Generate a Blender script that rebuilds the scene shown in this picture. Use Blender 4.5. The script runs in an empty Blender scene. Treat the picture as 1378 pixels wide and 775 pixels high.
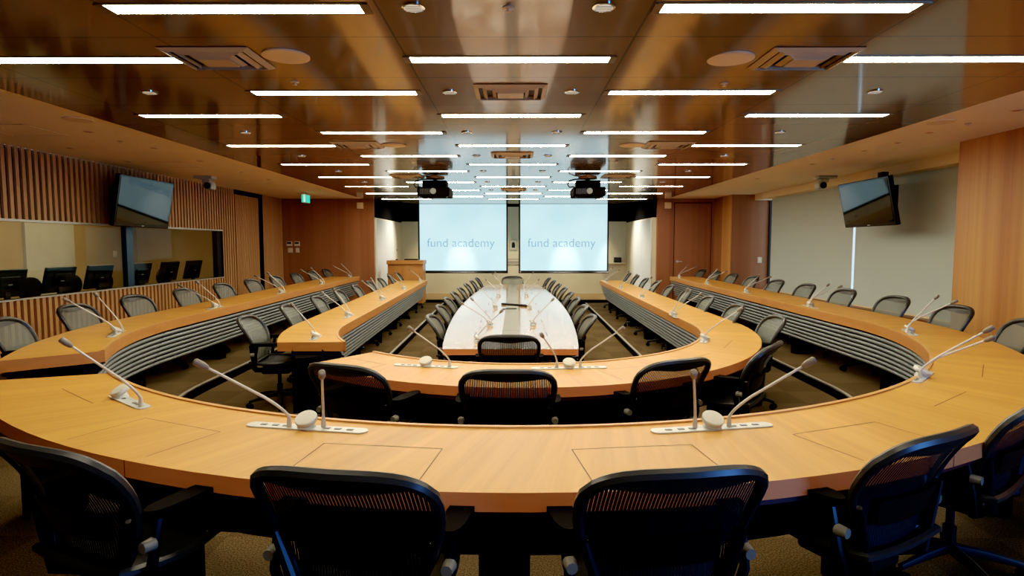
import bpy, math, random
from math import sin, cos, pi, radians, atan2, sqrt
random.seed(7)
SC = bpy.context.scene
COL = SC.collection
H = 1.72                                    # camera height above the lowest floor

# ------------------------------------------------------------------ materials
def new_mat(name):
    m = bpy.data.materials.new(name); m.use_nodes = True
    nt = m.node_tree; b = nt.nodes['Principled BSDF']
    return m, nt, b

def plain(name, col, rough=.5, metal=0., spec=.5, emit=None, estr=0., noise=0., nscale=20.):
    m, nt, b = new_mat(name)
    b.inputs['Base Color'].default_value = (*col, 1)
    b.inputs['Roughness'].default_value = rough
    b.inputs['Metallic'].default_value = metal
    b.inputs['Specular IOR Level'].default_value = spec
    if emit:
        b.inputs['Emission Color'].default_value = (*emit, 1)
        b.inputs['Emission Strength'].default_value = estr
    if noise:
        tc = nt.nodes.new('ShaderNodeTexCoord'); n = nt.nodes.new('ShaderNodeTexNoise')
        n.inputs['Scale'].default_value = nscale; n.inputs['Detail'].default_value = 4
        nt.links.new(tc.outputs['Object'], n.inputs['Vector'])
        r = nt.nodes.new('ShaderNodeValToRGB')
        r.color_ramp.elements[0].position = .3; r.color_ramp.elements[1].position = .7
        r.color_ramp.elements[0].color = (*[c * (1 - noise) for c in col], 1)
        r.color_ramp.elements[1].color = (*[min(1, c * (1 + noise)) for c in col], 1)
        nt.links.new(n.outputs['Fac'], r.inputs['Fac']); nt.links.new(r.outputs['Color'], b.inputs['Base Color'])
    return m

def wood(name, c0, c1, rough=.35, coord='UV', scale=(30., 1.2, 1.), spec=.5, big=.5):
    m, nt, b = new_mat(name)
    N, L = nt.nodes, nt.links
    tc = N.new('ShaderNodeTexCoord'); mp = N.new('ShaderNodeMapping')
    mp.inputs['Scale'].default_value = scale
    L.new(tc.outputs[coord], mp.inputs['Vector'])
    n1 = N.new('ShaderNodeTexNoise'); n1.inputs['Scale'].default_value = 1.; n1.inputs['Detail'].default_value = 6; n1.inputs['Roughness'].default_value = .65
    L.new(mp.outputs['Vector'], n1.inputs['Vector'])
    mp2 = N.new('ShaderNodeMapping'); mp2.inputs['Scale'].default_value = tuple(s * .18 for s in scale)
    L.new(tc.outputs[coord], mp2.inputs['Vector'])
    n2 = N.new('ShaderNodeTexNoise'); n2.inputs['Scale'].default_value = 1.; n2.inputs['Detail'].default_value = 2
    L.new(mp2.outputs['Vector'], n2.inputs['Vector'])
    mx = N.new('ShaderNodeMix'); mx.data_type = 'FLOAT'; mx.inputs[0].default_value = big
    L.new(n1.outputs['Fac'], mx.inputs[2]); L.new(n2.outputs['Fac'], mx.inputs[3])
    r = N.new('ShaderNodeValToRGB')
    r.color_ramp.elements[0].position = .36; r.color_ramp.elements[1].position = .64
    r.color_ramp.elements[0].color = (*c0, 1); r.color_ramp.elements[1].color = (*c1, 1)
    L.new(mx.outputs[0], r.inputs['Fac']); L.new(r.outputs['Color'], b.inputs['Base Color'])
    b.inputs['Roughness'].default_value = rough
    b.inputs['Specular IOR Level'].default_value = spec
    return m

M = {}
M['desk_top'] = wood('desk_top', (.435, .203, .043), (.575, .298, .071), .40, 'UV', (22, .8, 1), big=.5)
M['desk_top'].node_tree.nodes['Principled BSDF'].inputs['Specular IOR Level'].default_value = .3
M['centre_top'] = wood('centre_top', (.52, .27, .10), (.60, .33, .13), .24, 'UV', (1.2, 26, 1), spec=1.0)
M['centre_top'].node_tree.nodes['Principled BSDF'].inputs['Coat Weight'].default_value = 1
M['centre_top'].node_tree.nodes['Principled BSDF'].inputs['Coat Roughness'].default_value = .10
M['centre_top'].node_tree.nodes['Principled BSDF'].inputs['Coat IOR'].default_value = 1.75
M['desk_edge'] = wood('desk_edge', (.54, .185, .062), (.64, .235, .082), .42, 'UV', (3, 20, 1))
M['desk_fascia'] = wood('desk_fascia', (.40, .165, .045), (.50, .225, .068), .42, 'UV', (3, 20, 1))
M['desk_lip'] = wood('desk_lip', (.46, .22, .07), (.56, .29, .10), .4, 'UV', (3, 20, 1))
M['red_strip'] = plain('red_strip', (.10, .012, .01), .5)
M['wall_wood'] = wood('wall_wood', (.27, .112, .048), (.38, .175, .080), .42, 'Object', (9, 9, .12), big=.55)
M['wall_wood_light'] = wood('wall_wood_light', (.38, .15, .045), (.64, .36, .13), .42, 'Object', (9, 9, .08), big=.55)
M['slat'] = wood('slat', (.46, .25, .105), (.56, .32, .145), .5, 'Object', (25, 25, .5))
M['slat_back'] = plain('slat_back', (.028, .008, .005), .7)
M['slat_gap_low'] = plain('slat_gap_low', (.20, .035, .02), .6)
M['lectern'] = wood('lectern_wood', (.36, .16, .045), (.46, .22, .07), .4, 'Object', (14, 14, .8))
M['soffit'] = plain('soffit', (.93, .77, .50), .8, noise=.03, nscale=1.5)
M['white_wall'] = plain('white_wall', (.62, .60, .52), .6, noise=.03, nscale=2)
M['stage_wall'] = plain('stage_wall', (.66, .58, .42), .7, noise=.03, nscale=2)
M['whiteboard'] = plain('whiteboard', (.70, .72, .68), .22)
M['black'] = plain('black', (.004, .004, .005), .6)
M['black_matt'] = plain('black_matt', (.006, .005, .005), .9, spec=.1)
M['black_gloss'] = plain('black_gloss', (.006, .006, .008), .18)
M['dark_metal'] = plain('dark_metal', (.03, .03, .032), .35, .6)
M['chair_frame'] = plain('chair_frame', (.026, .027, .026), .34)
M['chair_plastic'] = plain('chair_plastic', (.006, .006, .007), .4)
M['silver'] = plain('silver', (.55, .55, .52), .35, .5)
M['knob'] = plain('knob', (.17, .16, .13), .4)
M['chrome'] = plain('chrome', (.7, .7, .7), .12, 1.)
M['mic_grey'] = plain('mic_grey', (.50, .48, .44), .38, .25)
M['mic_head'] = plain('mic_head', (.19, .16, .125), .5, .2)
M['plate'] = plain('plate', (.50, .52, .48), .35, .3)
M['plate_dark'] = plain('plate_dark', (.16, .17, .16), .5)
M['speaker_cloth'] = plain('speaker_cloth', (.55, .53, .42), .6, noise=.12, nscale=900)
M['rib'] = plain('rib', (.24, .265, .265), .36, .1)
M['panel_dark'] = plain('panel_dark', (.012, .013, .015), .6)
M['groove'] = plain('groove', (.10, .035, .010), .6)
M['trim_metal'] = plain('trim_metal', (.50, .47, .40), .4, .4)
M['nosing'] = plain('nosing', (.34, .33, .29), .4, .3)
M['sill_wood'] = wood('sill_wood', (.20, .09, .03), (.28, .13, .05), .45, 'Object', (2, 2, 20))
M['stage_floor'] = wood('stage_floor', (.34, .20, .08), (.42, .26, .11), .35, 'Object', (1, 20, 1))
M['white_plastic'] = plain('white_plastic', (.62, .57, .45), .5)
M['cream'] = plain('cream', (.80, .62, .38), .6)
M['interp_wall'] = plain('interp_wall', (.48, .36, .20), .8, noise=.05, nscale=2)
M['interp_curtain'] = plain('interp_curtain', (.56, .54, .46), .8, noise=.05, nscale=3)
M['mullion_blue'] = plain('mullion_blue', (.02, .055, .085), .3)
M['mirror_black'] = plain('mirror_black', (.004, .004, .005), .04, spec=1.0)
M['mirror_black'].node_tree.nodes['Principled BSDF'].inputs['IOR'].default_value = 1.42
M['lamp'] = plain('lamp', (.9, .9, .85), .5, emit=(1.0, .88, .67), estr=40.)
M['lamp_frame'] = plain('lamp_frame', (.22, .17, .10), .4, .5)
M['down_glow'] = plain('down_glow', (.75, .7, .6), .3, .4, emit=(1, .85, .6), estr=.45)
M['green'] = plain('green', (.02, .35, .2), .4, emit=(.05, .75, .5), estr=.7)
M['sign_white'] = plain('sign_white', (.8, .85, .8), .4, emit=(.75, 1, .9), estr=.7)
M['pale_strip'] = plain('pale_strip', (.40, .34, .26), .4)
M['vent_tan'] = plain('vent_tan', (.52, .40, .24), .45)
M['wire'] = plain('wire', (.01, .01, .012), .5)
M['copper_metal'] = plain('copper_metal', (.6, .3, .1), .4, .6)  # even copper metal, no emission
M['gap_light'] = plain('gap_light', (.8, .85, .95), .5)

def mat_ceiling():
    m, nt, b = new_mat('ceiling_metal'); N, L = nt.nodes, nt.links
    tc = N.new('ShaderNodeTexCoord'); sx = N.new('ShaderNodeSeparateXYZ'); L.new(tc.outputs['Object'], sx.inputs[0])
    def seam(out, period, off, w):
        a = N.new('ShaderNodeMath'); a.operation = 'ADD'; a.inputs[1].default_value = off; L.new(out, a.inputs[0])
        d = N.new('ShaderNodeMath'); d.operation = 'PINGPONG'; d.inputs[1].default_value = period / 2; L.new(a.outputs[0], d.inputs[0])
        c = N.new('ShaderNodeMath'); c.operation = 'LESS_THAN'; c.inputs[1].default_value = w; L.new(d.outputs[0], c.inputs[0])
        return c.outputs[0]
    s1 = seam(sx.outputs['Y'], .8, -3.378 + 8, .007)
    s2 = seam(sx.outputs['X'], 1.327, .6635 + 1.327 * 8, .006)
    mx = N.new('ShaderNodeMath'); mx.operation = 'MAXIMUM'; L.new(s1, mx.inputs[0]); L.new(s2, mx.inputs[1])
    nz = N.new('ShaderNodeTexNoise'); nz.inputs['Scale'].default_value = 1.2; nz.inputs['Detail'].default_value = 3
    L.new(tc.outputs['Object'], nz.inputs['Vector'])
    r = N.new('ShaderNodeValToRGB')
    r.color_ramp.elements[0].color = (.17, .088, .030, 1); r.color_ramp.elements[1].color = (.215, .116, .042, 1)
    L.new(nz.outputs['Fac'], r.inputs['Fac'])
    mix = N.new('ShaderNodeMix'); mix.data_type = 'RGBA'; L.new(mx.outputs[0], mix.inputs[0])
    L.new(r.outputs['Color'], mix.inputs[6]); mix.inputs[7].default_value = (.05, .035, .02, 1)
    L.new(mix.outputs[2], b.inputs['Base Color'])
    b.inputs['Metallic'].default_value = .15; b.inputs['Roughness'].default_value = .35
    b.inputs['Coat Weight'].default_value = 1.; b.inputs['Coat Roughness'].default_value = .08; b.inputs['Coat IOR'].default_value = 1.45; b.inputs['Specular IOR Level'].default_value = .1
    return m
M['ceiling'] = mat_ceiling()

def mat_carpet():
    m, nt, b = new_mat('carpet'); N, L = nt.nodes, nt.links
    tc = N.new('ShaderNodeTexCoord')
    ck = N.new('ShaderNodeTexChecker'); ck.inputs['Scale'].default_value = 2.0
    ck.inputs['Color1'].default_value = (.105, .076, .036, 1); ck.inputs['Color2'].default_value = (.13, .097, .049, 1)
    L.new(tc.outputs['Object'], ck.inputs['Vector'])
    n = N.new('ShaderNodeTexNoise'); n.inputs['Scale'].default_value = 130; n.inputs['Detail'].default_value = 3
    L.new(tc.outputs['Object'], n.inputs['Vector'])
    r = N.new('ShaderNodeValToRGB'); r.color_ramp.elements[0].position = .35; r.color_ramp.elements[1].position = .68
    r.color_ramp.elements[0].color = (.35, .33, .30, 1); r.color_ramp.elements[1].color = (1.35, 1.3, 1.2, 1)
    L.new(n.outputs['Fac'], r.inputs['Fac'])
    mx = N.new('ShaderNodeMix'); mx.data_type = 'RGBA'; mx.blend_type = 'MULTIPLY'; mx.inputs[0].default_value = 1
    L.new(ck.outputs['Color'], mx.inputs[6]); L.new(r.outputs['Color'], mx.inputs[7])
    L.new(mx.outputs[2], b.inputs['Base Color']); b.inputs['Roughness'].default_value = .95; b.inputs['Specular IOR Level'].default_value = .1
    return m
M['carpet'] = mat_carpet()

def mat_mesh(name, col, period, open_frac, inner=None):
    m, nt, b = new_mat(name); N, L = nt.nodes, nt.links
    b.inputs['Base Color'].default_value = (*col, 1); b.inputs['Roughness'].default_value = .55
    tc = N.new('ShaderNodeTexCoord'); sx = N.new('ShaderNodeSeparateXYZ'); L.new(tc.outputs['Object'], sx.inputs[0])
    d = N.new('ShaderNodeMath'); d.operation = 'PINGPONG'; d.inputs[1].default_value = period / 2; L.new(sx.outputs['X'], d.inputs[0])
    c = N.new('ShaderNodeMath'); c.operation = 'GREATER_THAN'; c.inputs[1].default_value = period / 2 * open_frac; L.new(d.outputs[0], c.inputs[0])
    L.new(c.outputs[0], b.inputs['Alpha'])
    if inner:                                   # lit seating side and shaded back put into the fabric colour
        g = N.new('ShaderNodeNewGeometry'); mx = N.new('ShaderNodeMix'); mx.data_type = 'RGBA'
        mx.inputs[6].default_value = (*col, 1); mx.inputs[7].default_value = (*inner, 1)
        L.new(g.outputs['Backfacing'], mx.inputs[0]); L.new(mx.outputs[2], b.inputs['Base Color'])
    return m
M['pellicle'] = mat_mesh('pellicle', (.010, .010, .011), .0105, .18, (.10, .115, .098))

M['seat_pellicle'] = mat_mesh('seat_pellicle', (.018, .019, .018), .0105, .1)
def mat_glass():
    m, nt, b = new_mat('window_glass'); N, L = nt.nodes, nt.links
    t = N.new('ShaderNodeBsdfTransparent'); t.inputs[0].default_value = (.90, .94, .92, 1)
    g = N.new('ShaderNodeBsdfGlossy'); g.inputs['Roughness'].default_value = .02
    mx = N.new('ShaderNodeMixShader'); mx.inputs[0].default_value = .015
    L.new(t.outputs[0], mx.inputs[1]); L.new(g.outputs[0], mx.inputs[2])
    L.new(mx.outputs[0], N['Material Output'].inputs['Surface'])
    return m
M['glass'] = mat_glass()

def mat_screen():
    m, nt, b = new_mat('projection'); N, L = nt.nodes, nt.links
    b.inputs['Base Color'].default_value = (.16, .16, .16, 1); b.inputs['Roughness'].default_value = .8
    tc = N.new('ShaderNodeTexCoord')
    n = N.new('ShaderNodeTexNoise'); n.inputs['Scale'].default_value = .9; n.inputs['Detail'].default_value = 1
    L.new(tc.outputs['Object'], n.inputs['Vector'])
    r = N.new('ShaderNodeValToRGB'); r.color_ramp.elements[0].position = .3; r.color_ramp.elements[1].position = .7
    r.color_ramp.elements[0].color = (.47, .77, .85, 1); r.color_ramp.elements[1].color = (.58, .85, .90, 1)
    L.new(n.outputs['Fac'], r.inputs['Fac']); L.new(r.outputs['Color'], b.inputs['Emission Color'])
    b.inputs['Emission Strength'].default_value = .92
    return m
M['screen'] = mat_screen()
M['screen_text'] = plain('screen_text', (.1, .2, .3), .8, emit=(.08, .29, .50), estr=.9)

def mat_blind():
    m, nt, b = new_mat('blind_fabric'); N, L = nt.nodes, nt.links
    b.inputs['Base Color'].default_value = (.56, .63, .60, 1); b.inputs['Roughness'].default_value = .9
    return m
M['blind'] = mat_blind()

# ------------------------------------------------------------------ mesh builder
class MB:
    def __init__(self): self.v = []; self.f = []; self.uv = []; self.mi = []; self.cur = 0
    def quadf(self, idx, uv=None):
        self.f.append(tuple(idx)); self.uv.append(uv or [(0, 0)] * len(idx)); self.mi.append(self.cur)
    def box(self, x0, x1, y0, y1, z0, z1):
        n = len(self.v)
        self.v += [(x0, y0, z0), (x1, y0, z0), (x1, y1, z0), (x0, y1, z0), (x0, y0, z1), (x1, y0, z1), (x1, y1, z1), (x0, y1, z1)]
        for q in ((0, 3, 2, 1), (4, 5, 6, 7), (0, 1, 5, 4), (1, 2, 6, 5), (2, 3, 7, 6), (3, 0, 4, 7)): self.quadf([n + i for i in q])
        return self
    def obox(self, c, d, lx, ly, z0, z1):
        """box centred at c (x,y), long axis lx along unit direction d, ly across"""
        n = len(self.v); px, py = -d[1], d[0]
        for z in (z0, z1):
            for a, b in ((-1, -1), (1, -1), (1, 1), (-1, 1)):
                self.v.append((c[0] + d[0] * a * lx / 2 + px * b * ly / 2, c[1] + d[1] * a * lx / 2 + py * b * ly / 2, z))
        for q in ((0, 3, 2, 1), (4, 5, 6, 7), (0, 1, 5, 4), (1, 2, 6, 5), (2, 3, 7, 6), (3, 0, 4, 7)): self.quadf([n + i for i in q])
        return self
    def tube(self, pts, rad, seg=8, closed=False, squash=1.):
        n0 = len(self.v); k = len(pts)
        if not hasattr(rad, '__len__'): rad = [rad] * k
        prev = None
        for i, p in enumerate(pts):
            a = pts[(i - 1) % k] if (closed or i > 0) else pts[i]
            b = pts[(i + 1) % k] if (closed or i < k - 1) else pts[i]
            t = [b[j] - a[j] for j in range(3)]; l = sqrt(sum(c * c for c in t)) or 1; t = [c / l for c in t]
            ref = prev if prev else ((0, 0, 1) if abs(t[2]) < .9 else (1, 0, 0))
            dt = sum(ref[j] * t[j] for j in range(3)); u = [ref[j] - dt * t[j] for j in range(3)]
            l = sqrt(sum(c * c for c in u)) or 1; u = [c / l for c in u]; prev = u
            w = [t[1] * u[2] - t[2] * u[1], t[2] * u[0] - t[0] * u[2], t[0] * u[1] - t[1] * u[0]]
            for s in range(seg):
                c, q = cos(2 * pi * s / seg) * rad[i], sin(2 * pi * s / seg) * rad[i] * squash
                self.v.append(tuple(p[j] + u[j] * c + w[j] * q for j in range(3)))
        for i in range(k if closed else k - 1):
            for s in range(seg):
                a = n0 + i * seg; b = n0 + ((i + 1) % k) * seg
                self.quadf([a + s, a + (s + 1) % seg, b + (s + 1) % seg, b + s])
        if not closed:
            self.quadf([n0 + s for s in range(seg)][::-1]); self.quadf([n0 + (k - 1) * seg + s for s in range(seg)])
        return self
    def lathe(self, prof, seg=16, c=(0, 0, 0), rot=None):
        """prof = [(r,z)...] about z; rot(p)->p optional"""
        n0 = len(self.v)
        for r, z in prof:
            for s in range(seg):
                p = (r * cos(2 * pi * s / seg), r * sin(2 * pi * s / seg), z)
                if rot: p = rot(p)
                self.v.append((p[0] + c[0], p[1] + c[1], p[2] + c[2]))
        for i in range(len(prof) - 1):
            for s in range(seg):
                self.quadf([n0 + i * seg + s, n0 + i * seg + (s + 1) % seg, n0 + (i + 1) * seg + (s + 1) % seg, n0 + (i + 1) * seg + s])
        self.quadf([n0 + s for s in range(seg)][::-1]); self.quadf([n0 + (len(prof) - 1) * seg + s for s in range(seg)])
        return self
    def strip(self, A, B, u=None, v0=0., v1=1., flip=False):
        """quads between two point rows"""
        n = len(self.v); k = len(A); self.v += list(A) + list(B)
        u = u or [i * .1 for i in range(k)]
        for i in range(k - 1):
            q = [n + i, n + i + 1, n + k + i + 1, n + k + i]; uv = [(u[i], v0), (u[i + 1], v0), (u[i + 1], v1), (u[i], v1)]
            if flip: q = q[::-1]; uv = uv[::-1]
            self.quadf(q, uv)
        return self
    def poly(self, pts, uv=None):
        n = len(self.v); self.v += list(pts); self.quadf(list(range(n, n + len(pts))), uv or [(p[0], p[1]) for p in pts]); return self
    def prism(self, pts, z0, z1):
        k = len(pts); self.poly([(p[0], p[1], z1) for p in pts]); self.poly([(p[0], p[1], z0) for p in pts][::-1])
        for i in range(k):
            a, b = pts[i], pts[(i + 1) % k]
            self.poly([(a[0], a[1], z0), (b[0], b[1], z0), (b[0], b[1], z1), (a[0], a[1], z1)], [(i, 0), (i + .5, 0), (i + .5, .1), (i, .1)])
        return self
    def build(self, name, mats, parent=None, smooth=False, bevel=0., kind=None):
        me = bpy.data.meshes.new(name); me.from_pydata(self.v, [], self.f)
        ul = me.uv_layers.new(name='UVMap'); k = 0
        for uvs in self.uv:
            for uv in uvs: ul.data[k].uv = uv; k += 1
        if not isinstance(mats, (list, tuple)): mats = [mats]
        for m in mats: me.materials.append(m)
        if len(mats) > 1:
            for p, i in zip(me.polygons, self.mi): p.material_index = i
        if smooth:
            for p in me.polygons: p.use_smooth = True
        me.update()
        o = bpy.data.objects.new(name, me); COL.objects.link(o)
        if parent: o.parent = parent
        if bevel:
            bv = o.modifiers.new('bevel', 'BEVEL'); bv.width = bevel; bv.segments = 2; bv.limit_method = 'ANGLE'
        if smooth and not bevel:
            es = o.modifiers.new('split', 'EDGE_SPLIT'); es.split_angle = radians(40)
        if kind: o['kind'] = kind
        return o

def thing(name, label, cat, loc=(0, 0, 0), rz=0., group=None):
    o = bpy.data.objects.new(name, None); COL.objects.link(o); o.empty_display_size = .1
    o.location = loc; o.rotation_euler = (0, 0, rz); o['label'] = label; o['category'] = cat
    if group: o['group'] = group
    return o
def tag(o, label, cat, group=None):
    o['label'] = label; o['category'] = cat
    if group: o['group'] = group
    return o
KIDS = {}
def kids(o):
    return [c for c in bpy.data.objects if c.parent == o]
def copy_tree(o, parent=None):
    c = o.copy(); COL.objects.link(c)
    if parent: c.parent = parent
    if o.name not in KIDS: KIDS[o.name] = kids(o)
    for ch in KIDS[o.name]: copy_tree(ch, c)
    return c
def struct(name, mb, m, **k): return mb.build(name, m, kind='structure', **k)
ORD = ['', 'first', 'second', 'third', 'fourth', 'fifth', 'sixth', 'seventh', 'eighth', 'ninth', 'tenth', 'eleventh', 'twelfth']

# ------------------------------------------------------------------ levels
Z0, Z1, Z2 = 0., .10, .20                   # centre, middle, outer floors
ZC = H + 1.147                              # metal ceiling
ZS = H + 1.20                               # plaster side ceilings
ZB = 2.46                                   # top of the pale walls round the screens
XL, XR, XW = -6.08, 5.2, 5.95               # left wall, right wood face, window line
YB, YS = 15.6, 19.4                         # wood end walls, wall behind the screens

def arcpts(cx, cy, a, b, a0, a1, n):
    return [(cx + a * cos(a0 + (a1 - a0) * i / n), cy + b * sin(a0 + (a1 - a0) * i / n)) for i in range(n + 1)]
def lerp(p, q, n, skip=1):
    return [(p[0] + (q[0] - p[0]) * i / n, p[1] + (q[1] - p[1]) * i / n) for i in range(skip, n + 1)]

# ------------------------------------------------------------------ floors
struct('floor', MB().poly([(-4, 2.8, Z0), (4, 2.8, Z0), (4, 19.4, Z0), (-4, 19.4, Z0)]), M['carpet'])
def platform(name, cx, cy, a, b, xe, yend, z, zb, nose):
    hole = [(-xe, yend)] + [(-xe + (xe - a) * (yend - y) / (yend - cy), y) for y in (12, 9)] + arcpts(cx, cy, a, b, pi, 2 * pi, 40) + [(xe - (xe - a) * (yend - y) / (yend - cy), y) for y in (9, 12)] + [(xe, yend)]
    m = MB(); k = len(hole)
    X0, X1, Y0, Y1 = (-6.1, 6.0, -3.2, YB) if nose == 2 else (-3.9, 3.9, 2.6, 16.9)
    out = []
    for i, (x, y) in enumerate(hole):
        t = i / (k - 1)
        if y >= cy - .01 and x < 0: out.append((X0, y if i else Y1))
        elif y >= cy - .01: out.append((X1, y if i < k - 1 else Y1))
        else:
            ang = atan2(y - cy, (x - cx)); dx, dy = cos(ang), sin(ang)
            s = min((X1 if dx > 0 else X0) / dx if abs(dx) > 1e-6 else 1e9, (Y0 - cy) / dy if dy < -1e-6 else 1e9)
            out.append((dx * s, cy + dy * s))
    m.strip([(x, y, z) for x, y in hole], [(x, y, z) for x, y in out], flip=True)
    # the two outer corners the ray fan cuts off
    m.poly([(X0, Y0, z - .001), (X0 + 3.5, Y0, z - .001), (X0, Y0 + 6, z - .001)]); m.poly([(X1, Y0, z - .001), (X1, Y0 + 6, z - .001), (X1 - 3.5, Y0, z - .001)])
    struct(name, m, M['carpet'])
    r = MB(); r.strip([(x, y, zb) for x, y in hole], [(x, y, z) for x, y in hole]); struct('trim_%d' % (nose * 2 - 1), r, M['black_matt'])
    ins = MB()
    h2 = []
    for i, (x, y) in enumerate(hole):
        a_ = hole[max(i - 1, 0)]; b_ = hole[min(i + 1, k - 1)]; tx, ty = b_[0] - a_[0], b_[1] - a_[1]; l = sqrt(tx * tx + ty * ty); h2.append((x + ty / l * .035, y - tx / l * .035))
    ins.strip([(x, y, z + .004) for x, y in hole], [(x, y, z + .004) for x, y in h2]); ins.strip([(x, y, z - .012) for x, y in hole], [(x, y, z + .004) for x, y in hole])
    struct('trim_%d' % (nose * 2), ins, M['nosing'])
platform('floor_middle', 0, 6.75, 1.80, 2.1, 1.98, 16.6, Z1, Z0, 1)
platform('floor_outer', 0, 6.55, 3.42, 3.40, 3.66, 15.6, Z2, Z1, 2)
m = MB(); m.box(-3.7, 3.8, 17.3, YS, 0, .13); struct('floor_stage', m, M['stage_floor'])
m = MB(); m.box(-3.7, 3.8, 17.285, 17.30, 0, .125); struct('trim_5', m, M['black_matt'])
m = MB(); m.box(-3.9, 3.9, 16.9, 17.28, -.01, .0); struct('floor_front', m, M['carpet'])

# ------------------------------------------------------------------ ceilings
m = MB()
pl = [(-3.79, -3.2), (3.79, -3.2), (3.79, 15.0), (2.75, 16.72), (-2.75, 16.72), (-3.79, 15.0)]
m.prism(pl, ZC, ZC + .05); struct('ceiling', m, M['ceiling'])
m = MB(); m.box(-6.1, -3.74, -3.2, YB, ZS, ZS + .05); struct('ceiling_left', m, M['soffit'])
m = MB(); m.box(3.74, 6.1, -3.2, YB, ZS, ZS + .05); struct('ceiling_right', m, M['soffit'])
m = MB(); m.box(-3.9, 3.9, 14.9, YS + .1, 3.15, 3.2); m.box(-3.9, 3.9, 14.88, 14.9, ZC + .05, 3.2)
struct('ceiling_back', m, M['black_matt'])
m = MB(); m.box(5.72, XW + .15, 7.07, 14.3, H + 1.06, ZS); struct('ceiling_bulkhead', m, M['soffit'])

# ------------------------------------------------------------------ walls
wz0, wz1 = H - .66, H + .285                # observation window sill and head
wy0, wy1 = 2.2, 12.2
m = MB()
m.cur = 0
m.box(XL - .10, XL - .03, -3.2, YB, wz1 + .03, ZS)                     # backing above
m.box(XL - .10, XL - .03, wy1 + .18, YB, Z2, wz1 + .03)
m.box(XL - .10, XL - .03, -3.2, wy0, Z2, wz1 + .03)
m.cur = 1
m.box(XL - .10, XL - .03, wy0, wy1 + .18, Z2, wz0)
m.cur = 2
y = -1.0
while y < 12.95:
    m.box(XL - .03, XL, y, y + .052, wz1 + .03, ZS)
    if y < wy1 + .1: m.box(XL - .03, XL, y, y + .052, Z2, wz0 - .02)
    else: m.box(XL - .03, XL, y, y + .052, Z2, wz1 + .03)
    y += .1
y = 13.0
while y < 14.12:
    m.box(XL - .03, XL + .01, y, y + .045, Z2, ZS - .1); y += .065
y = 14.42
while y < 15.58:
    m.box(XL - .03, XL, y, y + .06, Z2, ZS); y += .075
m.cur = 3
m.box(XL - .05, XL + .005, 14.14, 14.40, Z2, ZS)
m.box(XL - .04, XL + .012, 13.0, 14.14, ZS - .1, ZS)
struct('wall_left', m, [M['slat_back'], M['slat_gap_low'], M['slat'], M['black_matt']])
# trims of the observation window
m = MB(); m.box(XL - .10, XL + .012, wy0, wy1 + .18, wz0 - .02, wz0); struct('trim_6', m, M['trim_metal'])
m = MB(); m.box(XL - .10, XL + .012, wy0, wy1 + .18, wz1, wz1 + .03); struct('trim_7', m, M['trim_metal'])
m = MB(); m.box(XL - .12, XL - .02, wy1, wy1 + .18, wz0, wz1); m.box(XL - .10, XL + .005, wy1 + .17, wy1 + .2, wz0, wz1); struct('trim_8', m, [M['black']])
win = MB().box(XL - .085, XL - .075, wy0, wy1, wz0, wz1).build('window_1', M['glass'], kind='structure')
MB().box(XL - .11, XL - .03, 9.36, 9.52, wz0, wz1).build('window_mullion', M['mullion_blue'], parent=win)

# end walls
m = MB(); m.box(XL - .1, -3.68, YB, YB + .1, Z2, ZS); struct('wall_back_left', m, M['wall_wood'])
m = MB(); m.box(3.78, XR, YB, YB + .1, Z2, ZS); struct('wall_back_right', m, M['wall_wood'])
d1 = MB().box(4.17, 5.12, YB - .012, YB - .002, Z2 + .01, ZS - .12).build('door_1', M['wall_wood'], kind='structure')
g = MB(); g.box(4.155, 4.17, YB - .006, YB, Z2, ZS - .1); g.box(5.12, 5.135, YB - .006, YB, Z2, ZS - .1); g.box(4.155, 5.135, YB - .006, YB, ZS - .12, ZS - .1)
g.build('door_gap', M['black_matt'], parent=d1)
g = MB(); g.lathe([(.03, 0), (.03, .03), (.012, .035), (.012, .07)], 12, (4.25, YB - .012, H - .43), rot=lambda p: (p[0], -p[2], p[1])); g.box(4.25, 4.36, YB - .085, YB - .065, H - .44, H - .42)
g.build('door_handle', M['silver'], parent=d1)
m = MB(); m.cur = 0; m.box(XR, XR + .9, 14.32, YB, Z2, ZS); struct('wall_right_far', m, M['wall_wood'])
m = MB(); m.box(XR - .012, XR, 14.34, 14.95, Z2, ZS); struct('trim_9', m, M['wall_wood_light'])
m = MB(); m.box(XR, XR + .9, -3.2, 7.07, Z2, ZS); struct('wall_right_near', m, M['wall_wood_light'])
m = MB(); m.box(XW + .04, XW + .16, 7.07, 14.32, Z2, H - 1.04); struct('wall_right_sill', m, M['white_wall'])
m = MB(); m.box(XW - .16, XW + .04, 7.07, 14.32, H - 1.12, H - 1.06); m.box(XW - .02, XW + .04, 7.07, 14.32, Z2, H - 1.12); struct('trim_10', m, M['sill_wood'])
m = MB(); m.box(XW + .16, XW + .18, 7.07, 14.32, H - 1.04, H + 1.2)
w2 = m.build('window_2', M['glass'], kind='structure')
g = MB()
for yy in (7.1, 9.2, 11.6, 14.25): g.box(XW + .12, XW + .2, yy, yy + .05, H - 1.04, H + 1.2)
g.build('window_frame', M['dark_metal'], parent=w2)
# walls behind the camera
m = MB(); m.box(XL - .1, 6.1, -3.3, -3.2, 0, ZS); struct('wall_front', m, M['wall_wood'])
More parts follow.
